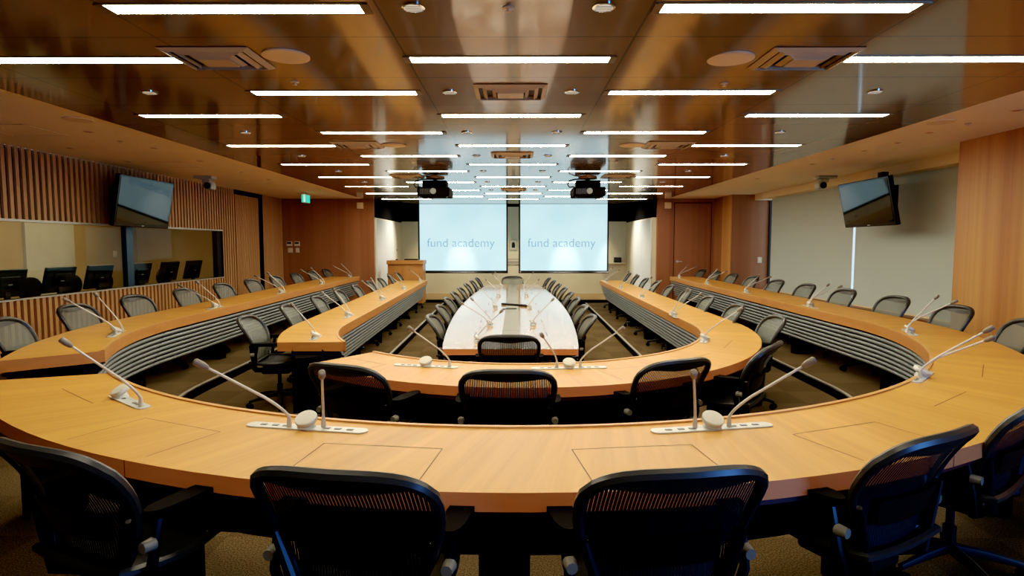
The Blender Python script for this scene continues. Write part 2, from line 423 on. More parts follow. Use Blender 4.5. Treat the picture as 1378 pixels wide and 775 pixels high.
# alcove round the screens
for nm, x0, x1 in (('wall_alcove_left', -3.78, -3.68), ('wall_alcove_right', 3.62, 3.72)):
    m = MB(); xx = -3.68 if x0 < 0 else 3.62
    m.cur = 0; m.box(x0, x1, YB + .1, YS, 0, ZB - .02)
    m.cur = 1; m.box(x0, x1, YB - .6 if False else YB + .1, YS, ZB - .02, 3.2)
    struct(nm, m, [M['stage_wall'], M['black_matt']])
m = MB(); m.box(3.72, 3.78, YB + .0, YB + .12, 0, ZS); struct('trim_11', m, M['wall_wood'])
m = MB(); m.cur = 0; m.box(-3.8, 3.8, YS, YS + .1, 0, ZB + .02); m.cur = 1; m.box(-3.8, 3.8, YS, YS + .1, ZB + .02, 3.2)
struct('wall_stage', m, [M['stage_wall'], M['black_matt']])
m = MB(); m.box(-.33, .33, YS - .02, YS, .13, 2.95); struct('trim_12', m, M['stage_wall'])

# whiteboards on the alcove walls (white glossy leaves)
for side, nm in ((-1, 'left'), (1, 'right')):
    x = -3.68 if side < 0 else 3.62
    t = thing('whiteboard', 'tall white glossy wall board on the %s side of the screen alcove' % nm, 'whiteboard', (x + (.008 if side < 0 else -.008), 17.0, .15), 0, 'whiteboards beside the screens')
    for k in range(2):
        b = MB(); y0 = -1.25 + k * 1.05
        b.box(0 if side < 0 else -.03, .03 if side < 0 else 0, y0, y0 + 1.04, 0, ZB - .21); b.build('panel', M['whiteboard'], t)

# interpreters' room behind the glass
m = MB(); m.box(-9.0, -8.9, 1, 15.4, 0, 3); struct('wall_booth_back', m, M['interp_wall'])
m = MB(); m.box(-9.0, XL - .1, 14.0, 14.1, 0, 3); struct('wall_booth_far', m, M['interp_wall'])
m = MB(); m.box(-9.0, XL - .1, 1, 1.1, 0, 3); struct('wall_booth_near', m, M['interp_wall'])
m = MB(); m.box(-9.0, XL - .1, 1, 14.1, 2.7, 2.75); struct('ceiling_booth', m, M['interp_wall'])
m = MB(); m.box(-9.0, XL - .1, 1, 14.1, -.02, Z2); struct('floor_booth', m, M['carpet'])
tag(MB().box(-8.9, -8.85, 10.75, 11.95, .3, 2.69).build('curtain', M['interp_curtain']), 'pale curtain panel on the wall of the room behind the glass', 'curtain')
t = thing('counter', 'dark wooden counter carrying monitors behind the observation window', 'counter', (-6.62, 7.2, Z2))
MB().box(-.42, .42, -5, 5.2, .70, .74).build('counter_top', M['sill_wood'], t)
for yy in (-4.8, -1.5, 1.8, 5.0): MB().box(-.38, .38, yy, yy + .04, 0, .70).build('leg', M['panel_dark'], t)
for (x, yy, z, w, h, nm) in ((-8.89, 10.6 - .5, H + .03, .16, .12, 'small thermostat with dark display on the booth wall'), (-8.89, 10.1, H - .25, .12, .15, 'plain light switch plate below the booth thermostat'), (-8.89, 13.2, H - .2, .1, .14, 'wall switch right of the pale booth curtain')):
    t = thing('wall_switch', nm, 'switch', (x, yy, z))
    MB().box(0, .02, -w / 2, w / 2, -h / 2, h / 2).build('plate', M['white_plastic'], t)
    MB().box(.02, .025, -w * .3, w * .3, -.01, h * .35).build('display' if 'thermostat' in nm else 'button', M['black'] if 'thermostat' in nm else M['cream'], t)

# monitors on the counter, seen from behind
def make_monitor():
    t = thing('monitor', '', 'monitor')
    b = MB(); n = 0
    a = radians(14)
    def R(p): return (p[0] * cos(a) + p[2] * sin(a), p[1], -p[0] * sin(a) + p[2] * cos(a) + .12)
    q = MB().box(-.02, .02, -.27, .27, 0, .36); q.v = [R(p) for p in q.v]; q.build('housing', M['black'], t)
    q = MB().box(.02, .05, -.15, .15, .08, .28); q.v = [R(p) for p in q.v]; q.build('back_cover', M['black_gloss'], t, bevel=.01)
    q = MB().box(-.026, -.02, -.25, .25, .02, .34); q.v = [R(p) for p in q.v]; q.build('screen', M['mirror_black'], t)
    q = MB(); q.box(.03, .06, -.035, .035, .0, .26); q.lathe([(.12, 0), (.12, .012), (.03, .02)], 20, (.03, 0, 0)); q.build('stand', M['black'], t)
    q = MB().box(.052, .056, -.03, .03, .17, .18); q.v = [R(p) for p in q.v]; q.build('badge', M['silver'], t)
    return t
mon = make_monitor()
my = [7.45, 8.32, 9.12, 10.12, 10.98, 11.80]
for i, yy in enumerate(my):
    o = mon if i == 0 else copy_tree(mon)
    o.location = (-6.45, yy, Z2 + .74)
    o['label'] = 'black monitor behind the glass, seen from behind, %s of six from near end' % ORD[i + 1]; o['group'] = 'monitors behind the observation window'
def make_blob():
    t = thing('booth_chair', '', 'chair')
    q = MB(); pts = [(0, .22 * cos(a), .84 + .18 * sin(a)) for a in [pi * 2 * k / 20 for k in range(20)]]
    q.poly([(-.03, p[1], p[2]) for p in pts]); q.poly([(.03, p[1], p[2]) for p in pts][::-1])
    for k in range(20):
        a, b = pts[k], pts[(k + 1) % 20]; q.poly([(-.03, a[1], a[2]), (.03, a[1], a[2]), (.03, b[1], b[2]), (-.03, b[1], b[2])])
    q.build('backrest', M['black'], t, bevel=.012)
    MB().box(-.02, .42, -.22, .22, .60, .66).build('seat', M['black'], t, bevel=.02)
    MB().tube([(.2, 0, 0), (.2, 0, .60)], .03).build('pedestal', M['dark_metal'], t)
    MB().lathe([(.26, 0), (.26, .02), (.04, .04)], 16, (.2, 0, 0)).build('base', M['dark_metal'], t)
    return t
bl = make_blob()
for i, yy in enumerate(my[:5]):
    o = bl if i == 0 else copy_tree(bl)
    o.location = (-7.55, yy + 1.75, Z2)
    o['label'] = 'black round-backed operator chair behind the %s monitor from the near end' % ORD[i + 1]; o['group'] = 'operator chairs behind the glass'

# ------------------------------------------------------------------ projection screens
scr = [(-2.71, -.19, 'left'), (.115, 2.64, 'right')]
for x0, x1, nm in scr:
    t = thing('projection_screen', 'white projection screen showing blue lettering, %s one of the two' % nm, 'screen', ((x0 + x1) / 2, 16.74, H - .79), 0, 'projection screens')
    w = x1 - x0; h = 1.96
    MB().box(-w / 2 + .045, w / 2 - .045, 0, .01, .07, h - .02).build('picture_area', M['screen'], t)
    b = MB(); b.box(-w / 2, -w / 2 + .045, -.003, .012, 0, h); b.box(w / 2 - .045, w / 2, -.003, .012, 0, h); b.box(-w / 2, w / 2, -.003, .012, h - .03, h + .02); b.box(-w / 2, w / 2, -.003, .012, .03, .07)
    b.build('black_border', M['black'], t)
    MB().tube([(-w / 2, 0, .015), (w / 2, 0, .015)], .022, 10).build('bottom_bar', M['dark_metal'], t)
    MB().box(-w / 2 - .08, w / 2 + .05, -.02, .16, h + .02, h + .16).build('casing', M['black'], t)
    cu = bpy.data.curves.new('screen_text', 'FONT'); cu.body = 'fund academy'; cu.size = .345; cu.align_x = 'CENTER'; cu.offset = -.004
    o = bpy.data.objects.new('screen_text', cu); COL.objects.link(o); o.parent = t; o.location = (-.06, -.006, .735); o.rotation_euler = (pi / 2, 0, 0)
    me = bpy.data.meshes.new_from_object(o); bpy.data.objects.remove(o)
    o = bpy.data.objects.new('screen_text', me); COL.objects.link(o); o.parent = t; o.location = (-.06, -.006, .735); o.rotation_euler = (pi / 2, 0, 0)
    me.materials.clear(); me.materials.append(M['screen_text'])
# framed panel between the screens
t = thing('wall_panel', 'small framed notice with dark picture between the two screens', 'panel', (-.04, YS - .03, H))
MB().box(-.13, .13, -.015, .0, -.17, .17).build('frame', M['pale_strip'], t)
MB().box(-.11, .11, -.02, -.015, -.15, .15).build('plate', M['white_plastic'], t)
b = MB(); b.lathe([(.001, 0), (.05, .0), (.05, .006)], 14, (0, -.02, .04), rot=lambda p: (p[0], -p[2], p[1])); b.prism([(-.055, -.025), (.055, -.025), (.04, -.02), (-.04, -.02)], -.09, .02)
b.build('dark_picture', M['black'], t)
t = thing('control_panel', 'flat grey panel low on the wall between the screens', 'panel', (-.04, YS - .03, H - .52))
MB().box(-.3, .3, -.015, 0, -.12, .08).build('plate', M['pale_strip'], t)
MB().box(-.3, .3, -.03, 0, -.01, .02).build('rail', M['white_plastic'], t)
t = thing('wall_shelf', 'pale wall shelf carrying a small dark box right of the screens', 'shelf', (3.25, YS - .0, H - .60))
MB().box(-.45, .3, -.28, 0, 0, .03).build('board', M['white_plastic'], t)
MB().box(-.05, .3, -.03, 0, .03, .3).build('back_plate', M['white_plastic'], t)
t = thing('equipment_box', 'small dark box standing on the wall shelf right of screens', 'box', (3.33, YS - .15, H - .57))
MB().box(-.11, .11, -.1, .1, 0, .17).build('housing', M['black'], t, bevel=.01)
MB().box(-.09, .09, -.105, -.1, .05, .14).build('front_grille', M['dark_metal'], t)

# ------------------------------------------------------------------ lectern
t = thing('lectern', 'wide light wooden lectern standing left of the left screen', 'lectern', (-2.92, 16.1, Z1))
MB().box(-.47, .47, -.25, .25, .06, 1.10).build('body', M['lectern'], t, bevel=.006)
MB().box(-.49, .49, -.29, .27, 1.10, 1.21).build('top', M['lectern'], t, bevel=.012)
MB().box(-.44, .44, -.22, .22, 0, .06).build('plinth', M['black'], t)
MB().box(-.43, .43, -.253, -.25, .12, 1.06).build('front_panel', M['lectern'], t)
t = thing('gooseneck_microphone', 'thin gooseneck microphone standing on the wooden lectern', 'microphone', (-3.18, 16.05, Z1 + 1.21))
MB().lathe([(.04, 0), (.04, .015), (.012, .03)], 12).build('base', M['black'], t)
MB().tube([(0, 0, .02), (0, 0, .15), (.01, -.02, .24)], .006).build('gooseneck', M['mic_grey'], t)
MB().tube([(.01, -.02, .24), (.02, -.05, .30)], [.012, .014]).build('microphone_head', M['mic_head'], t)
t = thing('laptop', 'closed black laptop lying on the wooden lectern', 'laptop', (-2.78, 16.05, Z1 + 1.21))
MB().box(-.18, .18, -.12, .12, 0, .018).build('base', M['black'], t, bevel=.004)
MB().box(-.18, .18, -.12, .12, .02, .035).build('lid', M['black_gloss'], t, bevel=.004)

# ------------------------------------------------------------------ desks
def cumlen(P):
    s = [0.]
    for i in range(1, len(P)): s.append(s[-1] + sqrt((P[i][0] - P[i - 1][0]) ** 2 + (P[i][1] - P[i - 1][1]) ** 2))
    return s
def offset(P, d):
    r = []
    for i, p in enumerate(P):
        a = P[max(i - 1, 0)]; b = P[min(i + 1, len(P) - 1)]; tx, ty = b[0] - a[0], b[1] - a[1]; l = sqrt(tx * tx + ty * ty)
        r.append((p[0] - ty / l * d, p[1] + tx / l * d))
    return r
def resample(P, n):
    s = cumlen(P); T = s[-1]; out = []; j = 0
    for i in range(n + 1):
        t = T * i / n
        while j < len(P) - 2 and s[j + 1] < t: j += 1
        k = (t - s[j]) / (s[j + 1] - s[j]); out.append((P[j][0] + (P[j + 1][0] - P[j][0]) * k, P[j][1] + (P[j + 1][1] - P[j][1]) * k))
    return out
def Zp(P, z): return [(x, y, z) for x, y in P]

def build_desk(name, label, I, O, z, fz, side, legs, hatches, segs=(), joints=()):
    """I, O: paired inner/outer outlines, running anticlockwise seen from above (inner on the left). z = top height, fz = floor height"""
    t = thing(name, label, 'desk', (0, 0, 0))
    n = len(I); u = cumlen([((a[0] + b[0]) / 2, (a[1] + b[1]) / 2) for a, b in zip(I, O)])
    TH = .065
    m = MB(); m.strip(Zp(O, z), Zp(I, z), u, 0, .7); m.strip(Zp(O, z - TH), Zp(I, z - TH), u, 0, .7, flip=True); m.build('tabletop', M['desk_top'], t)
    # wood edge bands: outer edge, inner fascia, both ends
    m = MB(); m.strip(Zp(O, z - TH), Zp(O, z), u, 0, TH); m.build('edge_band', M['desk_edge'], t)
    m = MB(); a = offset(I, .0); m.strip(Zp(a, z), Zp(a, z - .095), u, 0, .09); b2 = offset(I, -.02); m.strip(Zp(a, z - .095), Zp(b2, z - .095), u); m.strip(Zp(b2, z - .095), Zp(b2, z), u)
    m.build('fascia', M['desk_fascia'], t)
    for e in (0, n - 1):
        m = MB(); p, q = I[e], O[e]; m.poly([(*p, z - TH - .02), (*q, z - TH - .02), (*q, z), (*p, z)], [(0, 0), (.6, 0), (.6, .08), (0, .08)]); m.build('end_band', M['desk_fascia'], t)
    # raised lip along the inner rim
    a = offset(I, -.001); b = offset(I, -.024)
    m = MB(); m.strip(Zp(b, z), Zp(b, z + .008), u, 0, .01, flip=False); m.strip(Zp(b, z + .008), Zp(a, z + .008), u, 0, .02); m.strip(Zp(a, z + .008), Zp(a, z), u, 0, .02); m.build('rim_lip', M['desk_lip'], t)
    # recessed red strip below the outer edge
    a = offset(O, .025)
    m = MB(); m.strip(Zp(a, z - TH - .03), Zp(a, z - TH), u); m.build('inset_strip', M['red_strip'], t)
    # ribbed front panel facing the room, leaning back toward its foot
    nr = 7; pitch = .0525; top = z - .10
    m = MB()
    for k in range(nr):
        prof = []
        for j in range(6):
            an = -pi / 2 + pi * j / 5
            prof.append((-.02 + (-.013 * 1) * 0 +   .021 * cos(an), -.5 * pitch + sin(an) * pitch * .38))
        rows = []
        for (dx, dz) in prof:
            zz = top - .012 - k * pitch + dz
            lean = -.13 * (top - zz) / (nr * pitch)
            rows.append(Zp(offset(I, -.025 + lean + dx + .02), zz))
        for j in range(5): m.strip(rows[j], rows[j + 1], u, flip=True)
    m.build('ribbed_panel', M['rib'], t, smooth=True)
    m = MB(); m.strip(Zp(offset(I, -.04), top), Zp(offset(I, -.04 - .13), top - nr * pitch - .02), u); m.strip(Zp(offset(I, -.055), top), Zp(offset(I, -.055 - .13), top - nr * pitch - .02), u, flip=True); m.build('panel_backing', M['panel_dark'], t)
    for e in segs:
        m = MB(); P0 = I[e]; Q = offset(I, -.025 - .13 + .018)[e]; Pt = offset(I, -.025 + .018)[e]
        dx, dy = I[e + 1][0] - I[e][0], I[e + 1][1] - I[e][1]; l = sqrt(dx * dx + dy * dy); dx, dy = dx / l * .004, dy / l * .004
        m.poly([(Pt[0] - dx, Pt[1] - dy, top), (Pt[0] + dx, Pt[1] + dy, top), (Q[0] + dx, Q[1] + dy, top - nr * pitch), (Q[0] - dx, Q[1] - dy, top - nr * pitch)]); m.build('panel_joint', M['black_matt'], t)
    for e in legs:
        e = min(max(e, .6), n - 1.7); i0 = int(e); k = e - i0
        p = [I[i0][j] + (I[i0 + 1][j] - I[i0][j]) * k for j in (0, 1)]; q = [O[i0][j] + (O[i0 + 1][j] - O[i0][j]) * k for j in (0, 1)]
        cx, cy = (p[0] + q[0]) / 2, (p[1] + q[1]) / 2; dx, dy = q[0] - p[0], q[1] - p[1]; l = sqrt(dx * dx + dy * dy); d = (dx / l, dy / l)
        m = MB(); m.obox((cx + d[0] * .02, cy + d[1] * .02), d, l * .42, .12, fz, z - TH); m.build('leg', M['black_matt'], t)
    # underframe: dark beam between the legs
    m = MB(); a = offset(I, -.20); b = offset(I, -.45)
    m.strip(Zp(a, z - TH - .05), Zp(b, z - TH - .05), u); m.strip(Zp(b, z - TH), Zp(b, z - .34), u); m.strip(Zp(a, z - .34), Zp(a, z - TH), u); m.strip(Zp(b, z - .34), Zp(a, z - .34), u); m.build('under_beam', M['black_matt'], t)
    # retractable lids let into the top: dark joint round a wood lid
    for e in hatches:
        lone = e < 0; e = abs(e)
        i0 = int(e); k = e - i0
        p = [I[i0][j] + (I[i0 + 1][j] - I[i0][j]) * k for j in (0, 1)]
        dx, dy = I[i0 + 1][0] - I[i0][0], I[i0 + 1][1] - I[i0][1]; l = sqrt(dx * dx + dy * dy); s = (dx / l, dy / l); d = (s[1], -s[0])
        W, D0, D1, g_ = .245, .29, .62, .0022
        def P(a, b, zz): return (p[0] + d[0] * b + s[0] * a, p[1] + d[1] * b + s[1] * a, zz)
        m = MB()
        for (a0, a1, b0, b1) in ((-W, W, D0 - g_, D0 + g_), (-W - g_, -W + g_, D0, D1), (W - g_, W + g_, D0, D1))[:1 if lone else 3]:
            m.poly([P(a0, b0, z + .0008), P(a1, b0, z + .0008), P(a1, b1, z + .0008), P(a0, b1, z + .0008)][::-1])
        m.build('lid_joint', M['groove'], t)
    # upright joints in the outer edge band
    for e in joints:
        a, b = O[e], O[e + 1]; dx, dy = b[0] - a[0], b[1] - a[1]; l = sqrt(dx * dx + dy * dy); dx, dy = dx / l, dy / l; nx, ny = dy * .0008, -dx * .0008
        m = MB(); m.poly([(a[0] + nx, a[1] + ny, z - TH), (a[0] + nx + dx * .005, a[1] + ny + dy * .005, z - TH), (a[0] + nx + dx * .005, a[1] + ny + dy * .005, z), (a[0] + nx, a[1] + ny, z)]); m.build('edge_joint', M['groove'], t)
    return t

ZT1, ZT2, ZT0 = H - .9, H - .8, H - 1.0
def ang(x, cx, a): return -math.acos(max(-1, min(1, (x - cx) / a)))
N = 96
# outer horseshoe: front bend with the right arm in one run
Iin = arcpts(0, 6.55, 3.66, 3.98, ang(-2.52, 0, 3.66), 0, 60) + lerp((3.66, 6.55), (3.92, 15.0), 20)
Oout = arcpts(0, 6.7, 4.28, 4.83, ang(-3.15, 0, 4.28), 0, 60) + lerp((4.28, 6.7), (4.62, 15.0), 20)
def pair(I, O, n=N):
    # paired by fraction of the bend and of the arm, so rungs stay square to the run
    return I, O
build_desk('curved_desk', 'large outer wooden desk sweeping across the foreground and up the right side', Iin, Oout, ZT2, Z2, 'r', [2, 10, 20.0, 30, 39, 48, 57, 64, 68, 72, 76, 79], [-3.4, 9.7, 16.1, 22.6, 28.9, -35.3, -41.6], segs=(50, 66, 72), joints=(12, 22, 31, 40))
I2 = [(-3.92, 15.0)] + [(-3.92 + .26 * k / 20, 15.0 - 8.45 * k / 20) for k in range(1, 20)] + arcpts(0, 6.55, 3.66, 3.98, pi, pi + radians(32), 16)
I2 = [p for p in I2]
O2 = [(-4.66, 15.0)] + [(-4.66 + .38 * k / 20, 15.0 - 8.3 * k / 20) for k in range(1, 20)] + arcpts(0, 6.7, 4.28, 4.83, pi, pi + radians(33.4), 16)
build_desk('side_desk', 'long outer wooden desk along the slatted left wall', I2, O2, ZT2, Z2, 'l', [1, 5, 9, 13, 17, 24, 34], [], segs=(16, 23))
# middle horseshoe
I3 = arcpts(.05, 6.75, 1.95, 2.3, ang(-1.18, .05, 1.95), 0, 50) + lerp((2.0, 6.75), (2.17, 15.1), 20)
O3 = arcpts(.05, 7.0, 2.53, 3.3, ang(-1.56, .05, 2.53), 0, 50) + lerp((2.58, 7.0), (2.70, 15.1), 20)
build_desk('curved_desk', 'middle wooden desk bending round the centre table and up its right side', I3, O3, ZT1, Z1, 'r', [2, 10, 24, 37, 50, 54, 58, 62, 66, 69], [2.7, 22.9, -30, -37.2], segs=(58,), joints=(7, 22))
I4 = [(-2.22 + .32 * k / 20, 15.1 - 8.35 * k / 20) for k in range(0, 20)] + arcpts(.05, 6.75, 1.95, 2.3, pi, pi + radians(34), 12)
O4 = [(-2.92 + .42 * k / 20, 15.1 - 8.1 * k / 20) for k in range(0, 20)] + arcpts(.05, 7.0, 2.55, 3.3, pi, pi + radians(28), 12)
build_desk('side_desk', 'middle wooden desk on the left between centre table and outer desk', I4, O4, ZT1, Z1, 'l', [1, 5, 9, 13, 17, 22, 30], [], segs=(9,))

# boat shaped centre table
t = thing('conference_table', 'long boat-shaped wooden table with glossy pale top in the centre', 'table', (0, 0, 0))
prof = [(5.67, .66), (6.6, .74), (8.0, .81), (9.6, .835), (11.3, .81), (13, .755), (15.1, .66)]
def hw(y):
    for (a, wa), (b, wb) in zip(prof, prof[1:]):
        if y <= b + 1e-6:
            k = (y - a) / (b - a); return wa + (wb - wa) * k
ys = [5.67 + (15.1 - 5.67) * i / 40 for i in range(41)]
def hws(y): return .66 + .175 * (1 - ((y - 9.9) / 5.2) ** 2) if True else hw(y)
def hwq(y):
    k = (y - 5.67) / (15.1 - 5.67); return .655 + .185 * (sin(pi * k ** .85))
cx = -.04
Lp = [(cx - hwq(y), y) for y in ys]; Rp = [(cx + hwq(y), y) for y in ys]
m = MB(); m.strip(Zp(Lp, ZT0), Zp(Rp, ZT0), ys, -.8, .8, flip=True); m.strip(Zp(Lp, ZT0 - .06), Zp(Rp, ZT0 - .06), ys, -.8, .8); m.build('tabletop', M['centre_top'], t)
m = MB(); ring = Lp + Rp[::-1]; ring.append(ring[0]); s = cumlen(ring); m.strip(Zp(ring, ZT0), Zp(ring, ZT0 - .06), s, 0, .06, flip=True); m.build('edge_band', M['desk_edge'], t)
m = MB(); m.box(cx - .10, cx + .10, 5.69, 15.05, ZT0 + .0005, ZT0 + .0025); m.build('runner_strip', plain('runner_grey', (.17, .165, .13), .5, spec=.3), t)
m = MB()
for k in range(5): m.box(cx - .10, cx + .10, 6.9 + k * 1.9, 6.908 + k * 1.9, ZT0 + .0026, ZT0 + .0032)
m.build('strip_joint', M['black'], t)
for yy in (6.3, 9.0, 11.8, 14.4):
    MB().box(cx - .3, cx + .3, yy - .06, yy + .06, 0, ZT0 - .06).build('leg', M['panel_dark'], t)
MB().box(cx - .12, cx + .12, 6.0, 14.7, ZT0 - .22, ZT0 - .06).build('under_beam', M['black_matt'], t)
for k in range(7):
    yy = 6.5 + k * 1.13
    for sx in (-1, 1):
        m = MB(); m.box(cx + sx * .40 - .003, cx + sx * .40 + .003, yy, yy + .28, ZT0 + .0005, ZT0 + .0012); m.build('cable_slot', M['groove'], t)

# open laptop-like black slim device on the strip
t = thing('remote_control', 'slim black device lying across the grey strip of the centre table', 'device', (.0, 9.75, ZT0 + .0025), radians(-38))
MB().box(-.26, .26, -.035, .035, 0, .03).build('body', M['black'], t, bevel=.006)
MB().box(-.05, .22, -.02, .02, .03, .034).build('keypad', M['dark_metal'], t)
t = thing('tray', 'thin dark tray beside the black device on the centre table', 'tray', (-.07, 9.25, ZT0 + .0025), 0)
MB().box(-.12, .1, -.06, .06, 0, .008).build('base', M['black_gloss'], t)

# ------------------------------------------------------------------ chairs
def make_chair():
    t = thing('office_chair', '', 'chair')
    BZ0, BZ1 = .47, .895
    def w(s):
        if s < .72: return .185 + .09 * sin(s / .72 * pi / 2)
        k = (s - .72) / .28; return .275 * max(0, 1 - k ** 2.6) ** (1 / 3.4)
    def P(s, x):
        return (x, -.17 - .16 * s - .035 * sin(pi * min(1, s * 1.1)) * -1 * (1 if s < .9 else 1) - .02 + .75 * x * x, BZ0 + (BZ1 - BZ0) * s)
    # mesh
    m = MB(); S = [i / 14 * .9 for i in range(15)] + [.93, .955, .975, .99, .998]; nt = 12
    rows = [[P(s, w(s) * (j / nt * 2 - 1)) for j in range(nt + 1)] for s in S]
    for a, b in zip(rows, rows[1:]): m.strip(a, b)
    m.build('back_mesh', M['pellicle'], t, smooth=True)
    # rim
    out = []
    for s in [i / 12 * .9 for i in range(13)] + [.93, .955, .975, .99, .998, 1.]: out.append((s, w(s)))
    pts = [P(s, -x) for s, x in out] + [P(s, x) for s, x in out[::-1][1:]]
    rad = []
    for p in pts:
        k = (p[2] - BZ0) / (BZ1 - BZ0); rad.append(.013 + .008 * k)
    m = MB(); m.tube(pts, rad, 8, closed=True); m.build('back_frame', M['chair_frame'], t, smooth=True)
    # deep top lip, dipping in the middle
    m = MB(); A, B = [], []
    for j in range(17):
        x = (j / 16 * 2 - 1) * .225; s1 = .985 - .03 * (abs(x) / .225) ** 4; dip = .07 + .065 * (1 - (x / .225) ** 2)
        a = P(s1, x); b = P(s1 - dip, x); A.append((a[0], a[1] - .012, a[2])); B.append((b[0], b[1] - .004, b[2]))
    m.strip(B, A); m.strip([(x, y + .006, z) for x, y, z in B], [(x, y + .006, z) for x, y, z in A], flip=True); m.build('top_lip', M['chair_frame'], t, smooth=True)
    # lumbar pad
    m = MB(); A = [P(.22, x) for x in [(-.16 + .32 * j / 8) for j in range(9)]]; B = [P(.46, x) for x in [(-.18 + .36 * j / 8) for j in range(9)]]
    m.strip([(x, y - .022, z) for x, y, z in A], [(x, y - .022, z) for x, y, z in B]); m.strip([(x, y - .008, z) for x, y, z in A], [(x, y - .008, z) for x, y, z in B], flip=True); m.build('lumbar_pad', M['chair_plastic'], t, smooth=True)
    # back supports
    for sx in (-1, 1):
        m = MB(); e = P(.42, w(.42) * sx); e2 = P(.15, w(.15) * sx)
        m.tube([(sx * .09, -.10, .37), (sx * .17, -.19, .40), (e2[0], e2[1] - .03, e2[2]), (e[0] * .98, e[1] - .025, e[2])], [.022, .022, .018, .012], 8); m.build('back_support', M['chair_plastic'], t, smooth=True)
    # seat
    m = MB(); rows = []
    for i in range(13):
        k = i / 12; y = -.21 + .45 * k; hwid = .22 + .035 * sin(pi * min(1, k * 1.2)); zc = .455 - .014 * sin(pi * k) - .05 * max(0, (k - .75) / .25) ** 2
        rows.append([(hwid * (j / 8 * 2 - 1), y, zc + .018 * abs(j / 8 * 2 - 1) ** 2) for j in range(9)])
    for a, b in zip(rows, rows[1:]): m.strip(a, b, flip=True)
    m.build('seat_mesh', M['seat_pellicle'], t, smooth=True)
    m = MB(); rim = [r[0] for r in rows] + rows[-1][1:-1] + [r[-1] for r in rows[::-1]] + rows[0][1:-1][::-1]; m.tube(rim, .016, 6, closed=True); m.build('seat_frame', M['chair_frame'], t, smooth=True)
    MB().box(-.11, .11, -.15, .13, .33, .41).build('mechanism', M['chair_plastic'], t, bevel=.02)
    # armrests: post and pad
    for sx in (-1, 1):
        m = MB(); m.tube([(sx * .14, -.12, .38), (sx * .25, -.15, .40), (sx * .285, -.15, .50), (sx * .285, -.12, .645)], [.020, .020, .017, .015], 8); a = m.build('armrest', M['chair_plastic'], t, smooth=True)
        m = MB(); k = []
        for j in range(16):
            an = 2 * pi * j / 16; k.append((sx * .285 + .042 * cos(an), -.03 + .14 * (1 if sin(an) > 0 else -1) * abs(sin(an)) ** .6))
        m.prism(k, .645, .675); m.build('arm_pad', M['black_matt'], a, bevel=.01)
        m = MB(); m.tube([(sx * .285, -.145, .56), (sx * .285, -.185, .56)], [.022, .018], 10); m.build('arm_knob', M['knob'], a, smooth=True)
    m = MB(); m.tube([(0, 0, .10), (0, 0, .22)], .028, 12); m.tube([(0, 0, .20), (0, 0, .35)], .018, 12); m.build('gas_column', M['dark_metal'], t, smooth=True)
    for k in range(5):
        a = 2 * pi * k / 5 + pi / 2; c, s = cos(a), sin(a)
        m = MB(); m.tube([(c * .02, s * .02, .115), (c * .14, s * .14, .105), (c * .30, s * .30, .075)], [.028, .024, .017], 8, squash=.8); l = m.build('leg', M['chair_frame'], t, smooth=True)
        m = MB()
        for sd in (-1, 1):
            o_ = (c * .30 - s * .014 * sd, s * .30 + c * .014 * sd, .03); o2 = (c * .30 - s * .028 * sd, s * .30 + c * .028 * sd, .03)
            m.tube([o_, o2], .03, 12)
        m.tube([(c * .30, s * .30, .03), (c * .30, s * .30, .08)], .008, 6)
        m.build('caster', M['black_gloss'], l, smooth=False)
    return t
proto = make_chair(); used = [False]
def chair(bx, by, fx, fy, z, label, group):
    """bx,by: where the top of the backrest stands; f: facing"""
    l = sqrt(fx * fx + fy * fy); fx, fy = fx / l, fy / l
    o = copy_tree(proto) if used[0] else proto; used[0] = True
    o.location = (bx + fx * .33, by + fy * .33, z); o.rotation_euler = (0, 0, atan2(-fx, fy)); o['label'] = label; o['group'] = group
    return o
G = 'chairs along the outer desk'
for i in range(10):
    yy = 4.85 + 1.13 * i + (0 if i else 0)
    ydir = (-.0 if i > 1 else .35 - .25 * i)
    xr = 4.55 + .025 * i - (.32 if i == 0 else .08 if i == 1 else 0)
    chair(xr, yy, -1, ydir, Z2, 'grey mesh chair behind the right outer desk, %s of ten from near end' % ORD[i + 1], G)
    chair(-xr - .07, yy + (.05 if i == 0 else .08), -(-1), ydir * .8, Z2, 'grey mesh chair between left outer desk and slats, %s of ten from near end' % ORD[i + 1], G)
G = 'chairs along the middle desk'
for i in range(9):
    yy = 5.95 + 1.15 * i; xr = 2.66 + .035 * i
    chair(xr, yy, -1, .10, Z1, 'grey mesh chair behind the right middle desk, %s of nine from near end' % ORD[i + 1], G)
    chair(-xr - .06, yy - .02, 1, .10, Z1, 'grey mesh chair behind the left middle desk, %s of nine from near end' % ORD[i + 1], G)
G = 'chairs round the centre table'
for i in range(8):
    yy = 6.85 + 1.13 * i; xr = .90 + .13 * sin(pi * (yy - 5.67) / 9.4)
    chair(cx + xr, yy, -1, 0, Z0, 'grey mesh chair right of the centre table, %s of eight from near end' % ORD[i + 1], G)
    chair(cx - xr, yy, 1, 0, Z0, 'grey mesh chair left of the centre table, %s of eight from near end' % ORD[i + 1], G)
chair(-.05, 5.33, 0, 1, Z0, 'black mesh office chair at the near end of the centre table', G)
chair(-.05, 15.45, 0, -1, Z0, 'grey mesh office chair at the far end of the centre table', G)
G = 'chairs backing onto the outer desk front'
chair(-1.06, 3.52, .42, 1, Z1, 'black office chair left of centre at the middle desk bend, beside its cut end', 'chairs at the middle desk bend')
chair(-.04, 3.36, 0, 1, Z1, 'black office chair in the centre at the middle desk bend', 'chairs at the middle desk bend')
chair(1.05, 3.68, -.45, 1, Z1, 'black office chair with blue sheen right of centre at the middle desk bend', 'chairs at the middle desk bend')
